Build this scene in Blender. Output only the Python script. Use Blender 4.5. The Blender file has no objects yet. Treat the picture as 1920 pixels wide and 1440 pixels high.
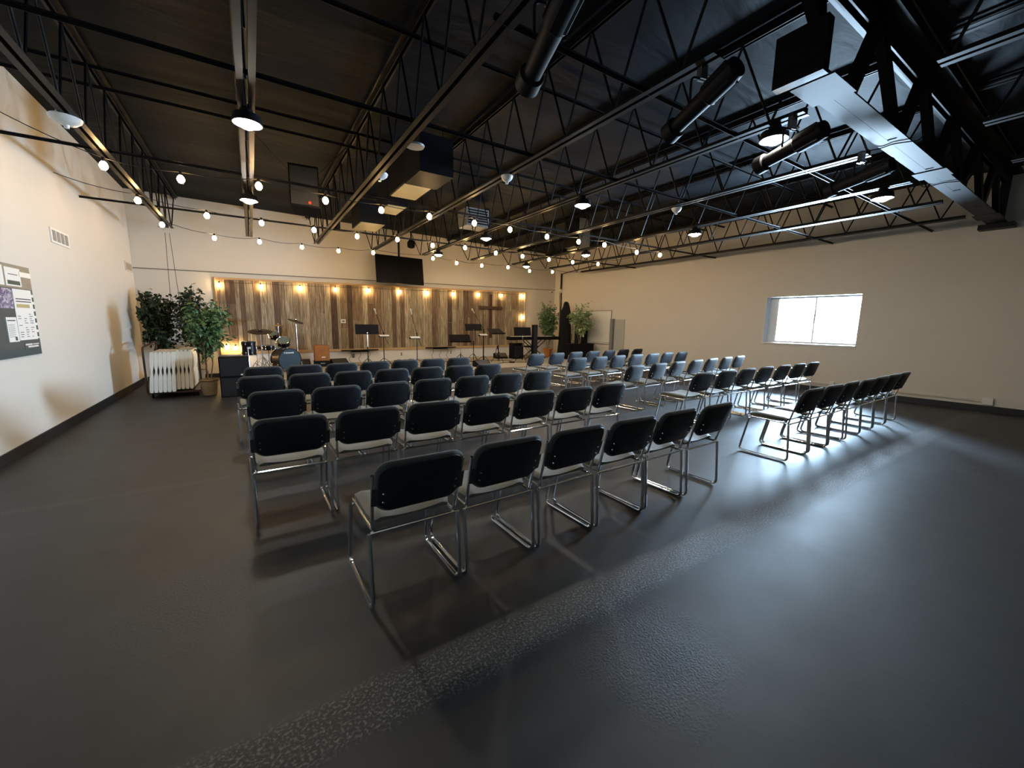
import bpy, math, random
from mathutils import Vector, Matrix
from math import sin, cos, pi, radians, sqrt
random.seed(7)
S = bpy.context.scene
COL = S.collection

# ------------------------------------------------------------------ camera
cam = bpy.data.cameras.new('camera')
cam.sensor_width = 36.0
cam.lens = 750.4 / 1920 * 36
cam.clip_start = 0.05
cam_o = bpy.data.objects.new('camera', cam)
COL.objects.link(cam_o)
def cam_matrix(yaw, pitch, roll, loc):
    cy, sy = cos(yaw), sin(yaw)
    f = Vector((sy*cos(pitch), cy*cos(pitch), -sin(pitch)))
    r = Vector((cy, -sy, 0)); d = f.cross(r)
    c, s = cos(roll), sin(roll)
    r2 = c*r + s*d; d2 = -s*r + c*d
    m = Matrix((r2, -d2, -f)).transposed().to_4x4()
    m.translation = loc
    return m
cam_o.matrix_world = cam_matrix(radians(32.893), radians(8.65), radians(-.874), Vector((0, 0, 1.6)))
S.camera = cam_o
# ------------------------------------------------------------------ sky, exposure
WINDOW_SKY = 185.0
LAMP = 165.0
BULB = 80.0
w = bpy.data.worlds.new('overcast_sky'); S.world = w; w.use_nodes = True
w.node_tree.nodes['Background'].inputs[0].default_value = (.53, .76, 1.0, 1)
w.node_tree.nodes['Background'].inputs[1].default_value = WINDOW_SKY
S.view_settings.view_transform = 'Standard'
S.view_settings.look = 'None'
S.view_settings.exposure = 0.72
S.view_settings.gamma = 1.0
S.view_settings.use_curve_mapping = False
S.cycles.max_bounces = 8
S.cycles.diffuse_bounces = 4
S.cycles.glossy_bounces = 4
S.cycles.transparent_max_bounces = 12
S.cycles.caustics_reflective = False
S.cycles.caustics_refractive = False
S.cycles.sample_clamp_indirect = 4
# the window on the window-side wall: portal guides the sky light through the opening
pl = bpy.data.lights.new('window_portal', 'AREA'); pl.shape = 'RECTANGLE'; pl.size = 2.05; pl.size_y = 1.24
pl.cycles.is_portal = True
po = bpy.data.objects.new('window_portal', pl); COL.objects.link(po)

# ------------------------------------------------------------------ geometry helpers
class MB:
    def __init__(s): s.v = []; s.f = []; s.mi = []; s.m = 0; s.T = None
    def add(s, vs, fs):
        n = len(s.v)
        for p in vs:
            p = Vector(p)
            s.v.append(s.T @ p if s.T is not None else p)
        for f in fs: s.f.append([i+n for i in f]); s.mi.append(s.m)
        return s
    def box(s, x0, x1, y0, y1, z0, z1, M=None):
        vs = [Vector((x, y, z)) for z in (z0, z1) for y in (y0, y1) for x in (x0, x1)]
        if M is not None: vs = [M @ v for v in vs]
        return s.add(vs, [(0, 2, 3, 1), (4, 5, 7, 6), (0, 1, 5, 4), (2, 6, 7, 3), (0, 4, 6, 2), (1, 3, 7, 5)])
    def bar(s, a, b, w, h, up=(0, 0, 1)):
        a, b = Vector(a), Vector(b); d = (b-a); L = d.length; d.normalize(); up = Vector(up)
        x = d.cross(up)
        if x.length < 1e-4: x = d.cross(Vector((1, 0, 0)))
        x.normalize(); z = x.cross(d)
        vs = []
        for q in (0, L):
            for i, j in ((-1, -1), (1, -1), (1, 1), (-1, 1)): vs.append(a + d*q + x*(i*w/2) + z*(j*h/2))
        return s.add(vs, [(0, 1, 2, 3), (7, 6, 5, 4), (0, 4, 5, 1), (1, 5, 6, 2), (2, 6, 7, 3), (3, 7, 4, 0)])
    def tube(s, pts, r, n=8, caps=True):
        pts = [Vector(p) for p in pts]; k = len(pts)
        rs = r if isinstance(r, (list, tuple)) else [r]*k
        t = (pts[1]-pts[0]).normalized()
        u = t.cross(Vector((0, 0, 1)))
        if u.length < .05: u = t.cross(Vector((1, 0, 0)))
        u.normalize(); vs = []; fs = []
        for i in range(k):
            if i == 0: t = (pts[1]-pts[0])
            elif i == k-1: t = (pts[-1]-pts[-2])
            else: t = (pts[i+1]-pts[i]).normalized() + (pts[i]-pts[i-1]).normalized()
            if t.length < 1e-6: t = pts[i]-pts[i-1]
            t.normalize(); u = u - t*u.dot(t); u.normalize(); v = t.cross(u)
            for j in range(n):
                a = 2*pi*j/n; vs.append(pts[i] + (u*cos(a)+v*sin(a))*rs[i])
        for i in range(k-1):
            for j in range(n):
                fs.append((i*n+j, i*n+(j+1) % n, (i+1)*n+(j+1) % n, (i+1)*n+j))
        if caps:
            fs.append(tuple(range(n))[::-1]); fs.append(tuple((k-1)*n+j for j in range(n)))
        return s.add(vs, fs)
    def lathe(s, prof, n=20, M=None, cap=True):
        vs = []; fs = []
        for r, z in prof:
            for j in range(n):
                a = 2*pi*j/n; vs.append(Vector((r*cos(a), r*sin(a), z)))
        for i in range(len(prof)-1):
            for j in range(n): fs.append((i*n+j, i*n+(j+1) % n, (i+1)*n+(j+1) % n, (i+1)*n+j))
        if cap:
            fs.append(tuple(range(n))[::-1]); fs.append(tuple((len(prof)-1)*n+j for j in range(n)))
        if M is not None: vs = [M @ v for v in vs]
        return s.add(vs, fs)
    def build(s, name, mat, parent=None, loc=None, smooth=True, ang=38):
        me = bpy.data.meshes.new(name)
        me.from_pydata([tuple(v) for v in s.v], [], s.f)
        mats = mat if isinstance(mat, (list, tuple)) else [mat]
        for m in mats: me.materials.append(m)
        if len(mats) > 1: me.polygons.foreach_set('material_index', s.mi)
        me.update()
        if smooth:
            me.shade_smooth(); me.set_sharp_from_angle(angle=radians(ang))
        o = bpy.data.objects.new(name, me); COL.objects.link(o)
        if parent is not None: o.parent = parent
        if loc is not None: o.location = loc
        return o
def trs(loc=(0, 0, 0), rx=0, ry=0, rz=0):
    return Matrix.Translation(loc) @ Matrix.Rotation(rz, 4, 'Z') @ Matrix.Rotation(ry, 4, 'Y') @ Matrix.Rotation(rx, 4, 'X')
def tag(o, label, cat, group=None, kind=None):
    if label: o['label'] = label
    if cat: o['category'] = cat
    if group: o['group'] = group
    if kind: o['kind'] = kind
    return o
def thing(name, label, cat, loc=(0, 0, 0), rz=0, group=None):
    o = bpy.data.objects.new(name, None); COL.objects.link(o)
    o.empty_display_size = .1; o.location = loc; o.rotation_euler = (0, 0, rz)
    return tag(o, label, cat, group)
def struct(o, label=None):
    o['kind'] = 'structure'
    if label: o['label'] = label
    return o
def dup(root, loc=None, rz=None, label=None, group=None):
    r = root.copy(); COL.objects.link(r)
    if loc is not None: r.location = loc
    if rz is not None: r.rotation_euler = (0, 0, rz)
    if label: r['label'] = label
    if group: r['group'] = group
    for ch in list(root.children):
        c = ch.copy(); COL.objects.link(c); c.parent = r
        for g in ch.children:
            d = g.copy(); COL.objects.link(d); d.parent = c
    return r
def arc(cx, cy, r, a0, a1, n=6):
    return [(cx + r*cos(a0+(a1-a0)*i/n), cy + r*sin(a0+(a1-a0)*i/n)) for i in range(n+1)]
def fillet(pts, r, n=5):
    pts = [Vector(p) for p in pts]; out = [pts[0]]
    for i in range(1, len(pts)-1):
        a, b, c = pts[i-1], pts[i], pts[i+1]
        u = (a-b); v = (c-b); q = min(r, u.length*.45, v.length*.45); u.normalize(); v.normalize()
        p0 = b+u*q; p1 = b+v*q
        for k in range(n+1):
            t = k/n; out.append(p0*(1-t)**2 + b*2*t*(1-t) + p1*t*t)
    out.append(pts[-1]); return out
def catenary(a, b, sag, n=10):
    a, b = Vector(a), Vector(b)
    return [a.lerp(b, i/n) - Vector((0, 0, sag*4*(i/n)*(1-i/n))) for i in range(n+1)]

# ------------------------------------------------------------------ materials
def nt(name):
    m = bpy.data.materials.new(name); m.use_nodes = True
    t = m.node_tree; b = t.nodes['Principled BSDF']
    return m, t, b, t.nodes, t.links
def simple(name, col, rough=.5, metal=0, spec=.5, noise=.0, scale=30, bump=0, bscale=200, sheen=0, coat=0):
    m, t, b, N, L = nt(name)
    b.inputs['Base Color'].default_value = (*col, 1); b.inputs['Roughness'].default_value = rough
    b.inputs['Metallic'].default_value = metal; b.inputs['Specular IOR Level'].default_value = spec
    if sheen: b.inputs['Sheen Weight'].default_value = sheen; b.inputs['Sheen Roughness'].default_value = .5
    if coat: b.inputs['Coat Weight'].default_value = coat
    tc = N.new('ShaderNodeTexCoord')
    n = N.new('ShaderNodeTexNoise'); n.inputs['Scale'].default_value = scale; n.inputs['Detail'].default_value = 4
    L.new(tc.outputs['Object'], n.inputs['Vector'])
    if noise:
        mr = N.new('ShaderNodeMapRange'); mr.inputs[3].default_value = 1-noise; mr.inputs[4].default_value = 1+noise
        L.new(n.outputs[0], mr.inputs[0])
        mx = N.new('ShaderNodeVectorMath'); mx.operation = 'SCALE'; mx.inputs[0].default_value = col
        L.new(mr.outputs[0], mx.inputs['Scale']); L.new(mx.outputs[0], b.inputs['Base Color'])
    if bump:
        n2 = N.new('ShaderNodeTexNoise'); n2.inputs['Scale'].default_value = bscale; n2.inputs['Detail'].default_value = 3
        L.new(tc.outputs['Object'], n2.inputs['Vector'])
        bp = N.new('ShaderNodeBump'); bp.inputs['Strength'].default_value = bump; bp.inputs['Distance'].default_value = .004
        L.new(n2.outputs[0], bp.inputs['Height']); L.new(bp.outputs[0], b.inputs['Normal'])
    return m
def emis(name, col, st):
    m, t, b, N, L = nt(name)
    b.inputs['Base Color'].default_value = (0, 0, 0, 1)
    b.inputs['Emission Color'].default_value = (*col, 1); b.inputs['Emission Strength'].default_value = st
    return m
M = {}
M['wall'] = simple('wall_paint', (.66, .63, .575), .62, noise=.03, scale=3, bump=.25, bscale=90, spec=.3)
M['wall_low'] = simple('white_lower_wall', (.74, .74, .74), .6)
M['black_trim'] = simple('black_vinyl_base', (.012, .012, .014), .45)
M['steel'] = simple('black_painted_steel', (.005, .005, .006), .45, noise=.2, scale=20, spec=.16)
M['girder'] = simple('grey_black_girder_paint', (.022, .025, .028), .6, noise=.15, scale=6, spec=.25)
M['chrome'] = simple('chrome', (.88, .89, .91), .14, metal=1)
M['shell'] = simple('chair_back_shell', (.006, .008, .012), .48, spec=.5, bump=.15, bscale=400)
M['fabric'] = simple('dark_fabric', (.035, .040, .042), .85, noise=.15, scale=60, bump=.5, bscale=600, sheen=.25)
M['seat'] = simple('seat_fabric', (.090, .095, .078), .55, noise=.12, scale=40, bump=.4, bscale=500, sheen=.2)
M['bracket'] = simple('black_bracket', (.03, .03, .032), .3)
M['black'] = simple('satin_black', (.005, .005, .007), .6, spec=.14)
M['gloss_black'] = simple('gloss_black', (.003, .003, .004), .4, spec=.06)
M['cloth_black'] = simple('black_cloth', (.004, .004, .006), .95, sheen=.08)
M['white'] = simple('white_plastic', (.78, .78, .76), .4)
M['table_white'] = simple('white_table_plastic', (.74, .74, .70), .45, bump=.2, bscale=150)
M['table_cream'] = simple('cream_table_plastic', (.66, .62, .50), .5, bump=.2, bscale=150)
M['brown_steel'] = simple('brown_steel', (.05, .018, .012), .4)
M['paper'] = simple('paper', (.80, .79, .76), .7)
M['basket'] = None
M['bark'] = simple('bark', (.22, .16, .10), .85, noise=.3, scale=40, bump=.6)
M['terracotta'] = simple('terracotta', (.55, .20, .05), .6)
M['soil'] = simple('soil', (.03, .02, .015), .95, bump=1, bscale=60)
M['oak'] = simple('cajon_wood', (.30, .11, .035), .4, noise=.35, scale=8)
M['cross'] = simple('dark_cross_wood', (.07, .03, .02), .6, noise=.3, scale=12)
M['cream_metal'] = simple('cream_metal', (.60, .57, .50), .5)
M['grey_metal'] = simple('grey_metal', (.22, .23, .23), .45)
M['tan_panel'] = simple('tan_register_panel', (.42, .36, .20), .6)
M['brass'] = simple('brass', (.75, .55, .22), .25, metal=1)
M['cymbal'] = simple('black_cymbal', (.006, .006, .008), .6, spec=.15)
M['drum_shell'] = simple('black_drum_shell', (.006, .005, .009), .35, spec=.3)
M['drum_head'] = simple('smoky_drum_head', (.012, .026, .036), .45, spec=.2)
M['drum_skin'] = simple('grey_green_drum_skin', (.13, .17, .16), .5, spec=.3)
M['stage_carpet'] = simple('beige_stage_carpet', (.30, .26, .20), .95, noise=.25, scale=50, bump=.6, bscale=300)
M['whiteboard'] = simple('whiteboard', (.80, .80, .77), .3)
M['glass_white'] = simple('frosted_dome', (.75, .75, .74), .3)
M['cork'] = simple('tan_board', (.30, .25, .18), .7, noise=.2, scale=30)
M['teal_board'] = simple('slate_board', (.05, .075, .085), .5)
M['ink'] = simple('print_ink', (.06, .06, .07), .7)
M['ink_gold'] = simple('gold_print', (.45, .38, .18), .7)
M['photo_green'] = simple('dark_green_photo', (.05, .08, .06), .6)
M['photo_violet'] = None
M['copper_wire'] = simple('black_cable', (.01, .01, .011), .55)
M['lamp_white'] = emis('lit_floodlamp', (1.0, .93, .80), LAMP)
M['lamp_amber'] = emis('lit_filament_bulb', (1.0, .62, .25), BULB)
M['bulb_dim'] = emis('lit_wall_bulb', (1.0, .62, .25), BULB*.8)
M['red_badge'] = simple('red_badge', (.6, .06, .04), .5)
M['vinyl_frame'] = simple('white_vinyl_frame', (.80, .80, .80), .35)
def mk_glass():
    m, t, b, N, L = nt('window_glass')
    out = N['Material Output']; tr = N.new('ShaderNodeBsdfTransparent'); gl = N.new('ShaderNodeBsdfGlossy')
    gl.inputs['Roughness'].default_value = .02
    fr = N.new('ShaderNodeFresnel'); fr.inputs[0].default_value = 1.45
    mx = N.new('ShaderNodeMixShader'); L.new(fr.outputs[0], mx.inputs[0]); L.new(tr.outputs[0], mx.inputs[1]); L.new(gl.outputs[0], mx.inputs[2])
    L.new(mx.outputs[0], out.inputs[0]); N.remove(b); return m
M['glass'] = mk_glass()
def mk_floor():
    m, t, b, N, L = nt('dark_painted_concrete')
    tc = N.new('ShaderNodeTexCoord'); sp = N.new('ShaderNodeSeparateXYZ'); L.new(tc.outputs['Object'], sp.inputs[0])
    def noise(scale, det=4, rough=.5, vec=None):
        n = N.new('ShaderNodeTexNoise'); n.inputs['Scale'].default_value = scale; n.inputs['Detail'].default_value = det
        n.inputs['Roughness'].default_value = rough; L.new(vec or tc.outputs['Object'], n.inputs['Vector']); return n.outputs[0]
    def math(op, a, b_=None, clamp=False):
        n = N.new('ShaderNodeMath'); n.operation = op; n.use_clamp = clamp
        for i, q in enumerate((a, b_)):
            if q is None: continue
            if isinstance(q, (int, float)): n.inputs[i].default_value = q
            else: L.new(q, n.inputs[i])
        return n.outputs[0]
    big = noise(.7, 5, .6); mid = noise(4, 6, .6)
    # the old partition line: a rougher strip about 0.3 m wide running across the room, and a fainter one further in
    def strip(y, hw):
        d = math('ABSOLUTE', math('SUBTRACT', sp.outputs[1], y))
        d = math('ADD', d, math('MULTIPLY', math('SUBTRACT', mid, .5), .10))
        mr = N.new('ShaderNodeMapRange'); mr.inputs[1].default_value = hw*1.25; mr.inputs[2].default_value = hw*.75
        L.new(d, mr.inputs[0]); return mr.outputs[0]
    s1 = strip(1.53, .12); s2 = math('MULTIPLY', strip(4.82, .05), .35)
    st = math('MAXIMUM', s1, s2)
    # patches of coarse trowelled texture
    pt = N.new('ShaderNodeMapRange'); pt.inputs[1].default_value = .56; pt.inputs[2].default_value = .68; L.new(big, pt.inputs[0])
    def blob(x, y, r):
        dx = math('SUBTRACT', sp.outputs[0], x); dy = math('SUBTRACT', sp.outputs[1], y)
        d = math('SQRT', math('ADD', math('MULTIPLY', dx, dx), math('MULTIPLY', dy, dy)))
        d = math('ADD', d, math('MULTIPLY', math('SUBTRACT', mid, .5), .5))
        q = N.new('ShaderNodeMapRange'); q.inputs[1].default_value = r; q.inputs[2].default_value = r*.4; L.new(d, q.inputs[0]); return q.outputs[0]
    bl_ = math('MAXIMUM', math('MULTIPLY', blob(-.35, 2.75, .62), .8), math('MULTIPLY', blob(1.55, 1.12, .45), .8))
    coarse = math('MAXIMUM', math('MAXIMUM', st, bl_), math('MULTIPLY', pt.outputs[0], .4), True)
    cr = N.new('ShaderNodeValToRGB'); cr.color_ramp.elements[0].position = .3; cr.color_ramp.elements[0].color = (.012, .0135, .015, 1)
    cr.color_ramp.elements[1].position = .7; cr.color_ramp.elements[1].color = (.019, .021, .023, 1); L.new(mid, cr.inputs[0])
    mc = N.new('ShaderNodeMixRGB'); mc.inputs[2].default_value = (.17, .17, .15, 1)  # sparkle off the bumpy paint, put into the colour as pale specks
    spk = noise(75, 2, .5); spr = N.new('ShaderNodeMapRange'); spr.inputs[1].default_value = .50; spr.inputs[2].default_value = .66; L.new(spk, spr.inputs[0])
    L.new(math('MULTIPLY', spr.outputs[0], math('MAXIMUM', math('MULTIPLY', st, .85), math('MULTIPLY', bl_, .16))), mc.inputs[0]); L.new(cr.outputs[0], mc.inputs[1]); L.new(mc.outputs[0], b.inputs['Base Color'])
    rr = N.new('ShaderNodeMapRange'); rr.inputs[3].default_value = .46; rr.inputs[4].default_value = .60; L.new(noise(2.2, 6, .7), rr.inputs[0]); L.new(rr.outputs[0], b.inputs['Roughness'])
    b.inputs['Specular IOR Level'].default_value = .6
    h = math('ADD', math('MULTIPLY', noise(260, 2), .12), math('MULTIPLY', math('MULTIPLY', noise(85, 3, .6), coarse), 1.3))
    h = math('ADD', h, math('MULTIPLY', noise(9, 4), .25))
    bp = N.new('ShaderNodeBump'); bp.inputs['Strength'].default_value = .55; bp.inputs['Distance'].default_value = .006
    L.new(h, bp.inputs['Height']); L.new(bp.outputs[0], b.inputs['Normal'])
    return m
M['floor'] = mk_floor()
def mk_deck():
    m, t, b, N, L = nt('black_vinyl_ceiling_lining')
    tc = N.new('ShaderNodeTexCoord')
    b.inputs['Base Color'].default_value = (.0085, .0115, .0155, 1); b.inputs['Roughness'].default_value = .55; b.inputs['Specular IOR Level'].default_value = .04
    n = N.new('ShaderNodeTexNoise'); n.inputs['Scale'].default_value = 1.3; n.inputs['Detail'].default_value = 5; n.inputs['Distortion'].default_value = 1.2
    mp = N.new('ShaderNodeMapping'); mp.inputs['Scale'].default_value = (.5, 1.6, 1); L.new(tc.outputs['Object'], mp.inputs[0]); L.new(mp.outputs[0], n.inputs['Vector'])
    wv = N.new('ShaderNodeTexWave'); wv.bands_direction = 'Y'; wv.inputs['Scale'].default_value = .22; wv.inputs['Distortion'].default_value = .6
    L.new(tc.outputs['Object'], wv.inputs['Vector'])
    ad = N.new('ShaderNodeMath'); ad.operation = 'ADD'; L.new(n.outputs[0], ad.inputs[0]); L.new(wv.outputs[1], ad.inputs[1])
    bp = N.new('ShaderNodeBump'); bp.inputs['Strength'].default_value = .5; bp.inputs['Distance'].default_value = .05
    L.new(ad.outputs[0], bp.inputs['Height']); L.new(bp.outputs[0], b.inputs['Normal'])
    return m
M['deck'] = mk_deck()
def mk_wood():
    # weathered barn boards; each board has its own tone through the object-space x of the board's faces (vertex colour attribute 'tone')
    m, t, b, N, L = nt('weathered_barn_wood')
    at = N.new('ShaderNodeAttribute'); at.attribute_name = 'tone'
    tc = N.new('ShaderNodeTexCoord'); mp = N.new('ShaderNodeMapping'); mp.inputs['Scale'].default_value = (22, 22, 1.3)
    L.new(tc.outputs['Object'], mp.inputs[0])
    off = N.new('ShaderNodeVectorMath'); off.operation = 'ADD'; L.new(mp.outputs[0], off.inputs[0])
    sc = N.new('ShaderNodeVectorMath'); sc.operation = 'SCALE'; sc.inputs['Scale'].default_value = 37.; L.new(at.outputs['Color'], sc.inputs[0]); L.new(sc.outputs[0], off.inputs[1])
    n = N.new('ShaderNodeTexNoise'); n.inputs['Scale'].default_value = 1.6; n.inputs['Detail'].default_value = 8; n.inputs['Roughness'].default_value = .65; n.inputs['Distortion'].default_value = .5
    L.new(off.outputs[0], n.inputs['Vector'])
    cr = N.new('ShaderNodeValToRGB'); e = cr.color_ramp.elements
    e[0].position = .30; e[0].color = (.09, .07, .055, 1); e[1].position = .70; e[1].color = (.52, .47, .39, 1)
    q = cr.color_ramp.elements.new(.5); q.color = (.28, .235, .18, 1)
    L.new(n.outputs[0], cr.inputs[0])
    mx = N.new('ShaderNodeMixRGB'); mx.blend_type = 'MULTIPLY'; mx.inputs[0].default_value = 1
    sep = N.new('ShaderNodeSeparateColor'); L.new(at.outputs['Color'], sep.inputs[0])
    tone = N.new('ShaderNodeValToRGB'); te = tone.color_ramp.elements; te[0].position = 0; te[0].color = (.28, .20, .17, 1); te[1].position = 1; te[1].color = (1.5, 1.4, 1.25, 1)
    for ps, c in ((.25, (.75, .62, .50)), (.5, (.95, .90, .76)), (.75, (1.15, 1.15, 1.05))):
        k = tone.color_ramp.elements.new(ps); k.color = (*c, 1)
    L.new(sep.outputs[0], tone.inputs[0]); L.new(cr.outputs[0], mx.inputs[1]); L.new(tone.outputs[0], mx.inputs[2]); L.new(mx.outputs[0], b.inputs['Base Color'])
    b.inputs['Roughness'].default_value = .8
    bp = N.new('ShaderNodeBump'); bp.inputs['Strength'].default_value = .5; bp.inputs['Distance'].default_value = .01; L.new(n.outputs[0], bp.inputs['Height']); L.new(bp.outputs[0], b.inputs['Normal'])
    return m
M['barn'] = mk_wood()
def mk_leaf(name, c0, c1):
    m, t, b, N, L = nt(name)
    tc = N.new('ShaderNodeTexCoord'); n = N.new('ShaderNodeTexNoise'); n.inputs['Scale'].default_value = 14; L.new(tc.outputs['Object'], n.inputs['Vector'])
    cr = N.new('ShaderNodeValToRGB'); cr.color_ramp.elements[0].position = .35; cr.color_ramp.elements[0].color = (*c0, 1)
    cr.color_ramp.elements[1].position = .65; cr.color_ramp.elements[1].color = (*c1, 1); L.new(n.outputs[0], cr.inputs[0]); L.new(cr.outputs[0], b.inputs['Base Color'])
    b.inputs['Roughness'].default_value = .45; return m
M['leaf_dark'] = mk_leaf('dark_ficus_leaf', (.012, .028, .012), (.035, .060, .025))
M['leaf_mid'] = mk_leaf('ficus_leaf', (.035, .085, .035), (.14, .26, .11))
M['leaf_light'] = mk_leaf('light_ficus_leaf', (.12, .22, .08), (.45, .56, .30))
def mk_weave():
    m, t, b, N, L = nt('wicker_weave')
    tc = N.new('ShaderNodeTexCoord')
    wv = N.new('ShaderNodeTexWave'); wv.bands_direction = 'Z'; wv.inputs['Scale'].default_value = 14; wv.inputs['Distortion'].default_value = 2
    L.new(tc.outputs['Object'], wv.inputs['Vector'])
    cr = N.new('ShaderNodeValToRGB'); cr.color_ramp.elements[0].color = (.22, .15, .08, 1); cr.color_ramp.elements[1].color = (.50, .38, .22, 1)
    L.new(wv.outputs[1], cr.inputs[0]); L.new(cr.outputs[0], b.inputs['Base Color']); b.inputs['Roughness'].default_value = .8
    bp = N.new('ShaderNodeBump'); bp.inputs['Strength'].default_value = .8; bp.inputs['Distance'].default_value = .01; L.new(wv.outputs[1], bp.inputs['Height']); L.new(bp.outputs[0], b.inputs['Normal'])
    return m
M['basket'] = mk_weave()
def mk_photo():
    m, t, b, N, L = nt('violet_streaked_print')
    tc = N.new('ShaderNodeTexCoord'); n = N.new('ShaderNodeTexNoise'); n.inputs['Scale'].default_value = 9; n.inputs['Distortion'].default_value = 2.5
    L.new(tc.outputs['Object'], n.inputs['Vector'])
    cr = N.new('ShaderNodeValToRGB'); cr.color_ramp.elements[0].position = .4; cr.color_ramp.elements[0].color = (.08, .05, .16, 1)
    cr.color_ramp.elements[1].position = .6; cr.color_ramp.elements[1].color = (.50, .50, .60, 1); L.new(n.outputs[0], cr.inputs[0]); L.new(cr.outputs[0], b.inputs['Base Color'])
    return m
M['photo_violet'] = mk_photo()

# ------------------------------------------------------------------ the room
DECK = 4.6
LX = -2.33
BWa = Vector((-2.33, 13.4, 0)); BWb = Vector((11.6, 14.5, 0))
RWa = Vector((12.1, 2.0, 0)); RWb = Vector((11.6, 14.3, 0))
ub = (BWb-BWa).normalized(); ur = (RWb-RWa).normalized()
def frame_of(o, u):                      # local x along wall, local y into the room's outside, z up
    n = Vector((0, 0, 1)).cross(u)
    m = Matrix((u, n, Vector((0, 0, 1)))).transposed().to_4x4(); m.translation = o; return m
FB = frame_of(BWa, ub)                   # back wall: y>0 is outside (behind the wall)
FR = frame_of(RWa, ur)                   # window wall: local x runs into the room, y<0 is outside
def bx(x): return (x-BWa.x)/ub.x         # world x -> distance along the back wall
def ry(y): return (y-RWa.y)/ur.y         # world y -> distance along the window wall

b = MB().box(LX-.3, 13.2, -5.3, 15.0, -.2, 0); floor = struct(b.build('floor', M['floor']))
b = MB().box(LX-.3, 13.2, -5.3, 15.0, DECK, DECK+.2); struct(b.build('ceiling', M['deck']))
b = MB().box(LX-.2, LX, -5.3, 13.6, 0, DECK); struct(b.build('wall_left', M['wall'], smooth=False))
b = MB(); b.T = FB; b.box(-.3, 14.6, 0, .25, 0, DECK); struct(b.build('wall_back', M['wall'], smooth=False))
b = MB().box(LX-.3, 13.2, -5.3, -5.1, 0, DECK); struct(b.build('wall_front', M['wall'], smooth=False))
wy0, wy1, wz0, wz1 = ry(3.60), ry(5.66), 1.18, 2.41
WT = .34
b = MB(); b.T = FR
b.box(-7.3, wy0, -WT, 0, 0, DECK); b.box(wy1, 12.9, -WT, 0, 0, DECK)
b.box(wy0, wy1, -WT, 0, 0, wz0); b.box(wy0, wy1, -WT, 0, wz1, DECK)
struct(b.build('wall_right', M['wall'], smooth=False))
# window: vinyl frame deep in the reveal, one sliding sash, glass, sill
b = MB(); b.T = FR
f = .055
def ringbox(b, x0, x1, z0, z1, y0, y1, t):
    b.box(x0, x1, y0, y1, z0, z0+t); b.box(x0, x1, y0, y1, z1-t, z1); b.box(x0, x0+t, y0, y1, z0+t, z1-t); b.box(x1-t, x1, y0, y1, z0+t, z1-t)
ringbox(b, wy0, wy1, wz0, wz1, -.32, -.24, f); b.box(wy1-.24, wy1-f, -.31, -.22, wz0+f, wz1-f)
win = struct(b.build('window_1', M['vinyl_frame'], smooth=False), 'white sliding window blown out by daylight in the long wall')
b = MB(); b.T = FR; xm = (wy0+wy1)/2-.05; b.box(xm-.02, xm+.02, -.30, -.26, wz0+f, wz1-f); b.build('window_sash', M['vinyl_frame'], win)
b = MB(); b.T = FR; b.box(wy0+f, wy1-.24, -.285, -.280, wz0+f, wz1-f); b.build('window_pane', M['glass'], win, smooth=False)
b = MB(); b.T = FR; b.box(wy0-.0, wy1+.0, -.24, .03, wz0-.03, wz0+.004); b.build('window_sill', M['vinyl_frame'], win)
b = MB(); b.T = FR; t = .012
b.box(wy0, wy0+t, -.24, .0, wz0+.004, wz1); b.box(wy1-t, wy1, -.24, .0, wz0+.004, wz1); b.box(wy0+t, wy1-t, -.24, .0, wz1-t, wz1); b.build('window_reveal', M['vinyl_frame'], win)
po.matrix_world = FR @ Matrix.Translation(((wy0+wy1)/2, -.335, (wz0+wz1)/2)) @ Matrix.Rotation(radians(90), 4, 'X')
# make sure the portal faces the room (area lights shine along local -Z)
inward = FR.to_3x3() @ Vector((0, 1, 0))
if (po.matrix_world.to_3x3() @ Vector((0, 0, -1))).dot(inward) < 0:
    po.matrix_world = po.matrix_world @ Matrix.Rotation(pi, 4, 'X')
# baseboards
b = MB().box(LX, LX+.014, -5.1, 13.4, 0, .13); b.box(LX+.014, LX+.03, -5.1, 13.4, 0, .02); struct(b.build('baseboard_left', M['black_trim']))
b = MB(); b.T = FR; b.box(-7.1, 12.2, 0, .014, 0, .125); b.box(-7.1, 12.2, .014, .03, 0, .02); struct(b.build('baseboard_right', M['black_trim']))
b = MB(); b.T = FB; b.box(.04, 2.3, -.014, 0, 0, .12); struct(b.build('baseboard_back', M['black_trim']))
# ledge line across the back wall, coloured dark for its shadow line, and the upper wall standing slightly proud
b = MB(); b.T = FB
L_ = bx(11.6)
b.add([(0, 0, 2.78), (L_, 0, 3.08), (L_, -.035, 3.08), (0, -.035, 2.78), (0, 0, 2.80), (L_, 0, 3.10), (L_, -.035, 3.10), (0, -.035, 2.80)],
      [(0, 1, 2, 3), (7, 6, 5, 4), (3, 2, 6, 7), (0, 3, 7, 4), (1, 5, 6, 2), (0, 4, 5, 1)])
struct(b.build('trim_1', simple('ledge_shadow_line', (.18, .15, .12), .6)))
b = MB(); b.T = FB
b.add([(0, 0, 2.80), (L_, 0, 3.10), (L_, -.03, 3.10), (0, -.03, 2.80), (0, 0, DECK), (L_, 0, DECK), (L_, -.03, DECK), (0, -.03, DECK)],
      [(0, 1, 2, 3), (7, 6, 5, 4), (3, 2, 6, 7), (0, 3, 7, 4), (1, 5, 6, 2), (0, 4, 5, 1)])
struct(b.build('trim_2', M['wall'], smooth=False))
# lower white band below the wood panel
b = MB(); b.T = FB; b.box(bx(-.7), bx(11.5), -.02, 0, .25, .66); struct(b.build('trim_3', M['wall_low'], smooth=False))

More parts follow.
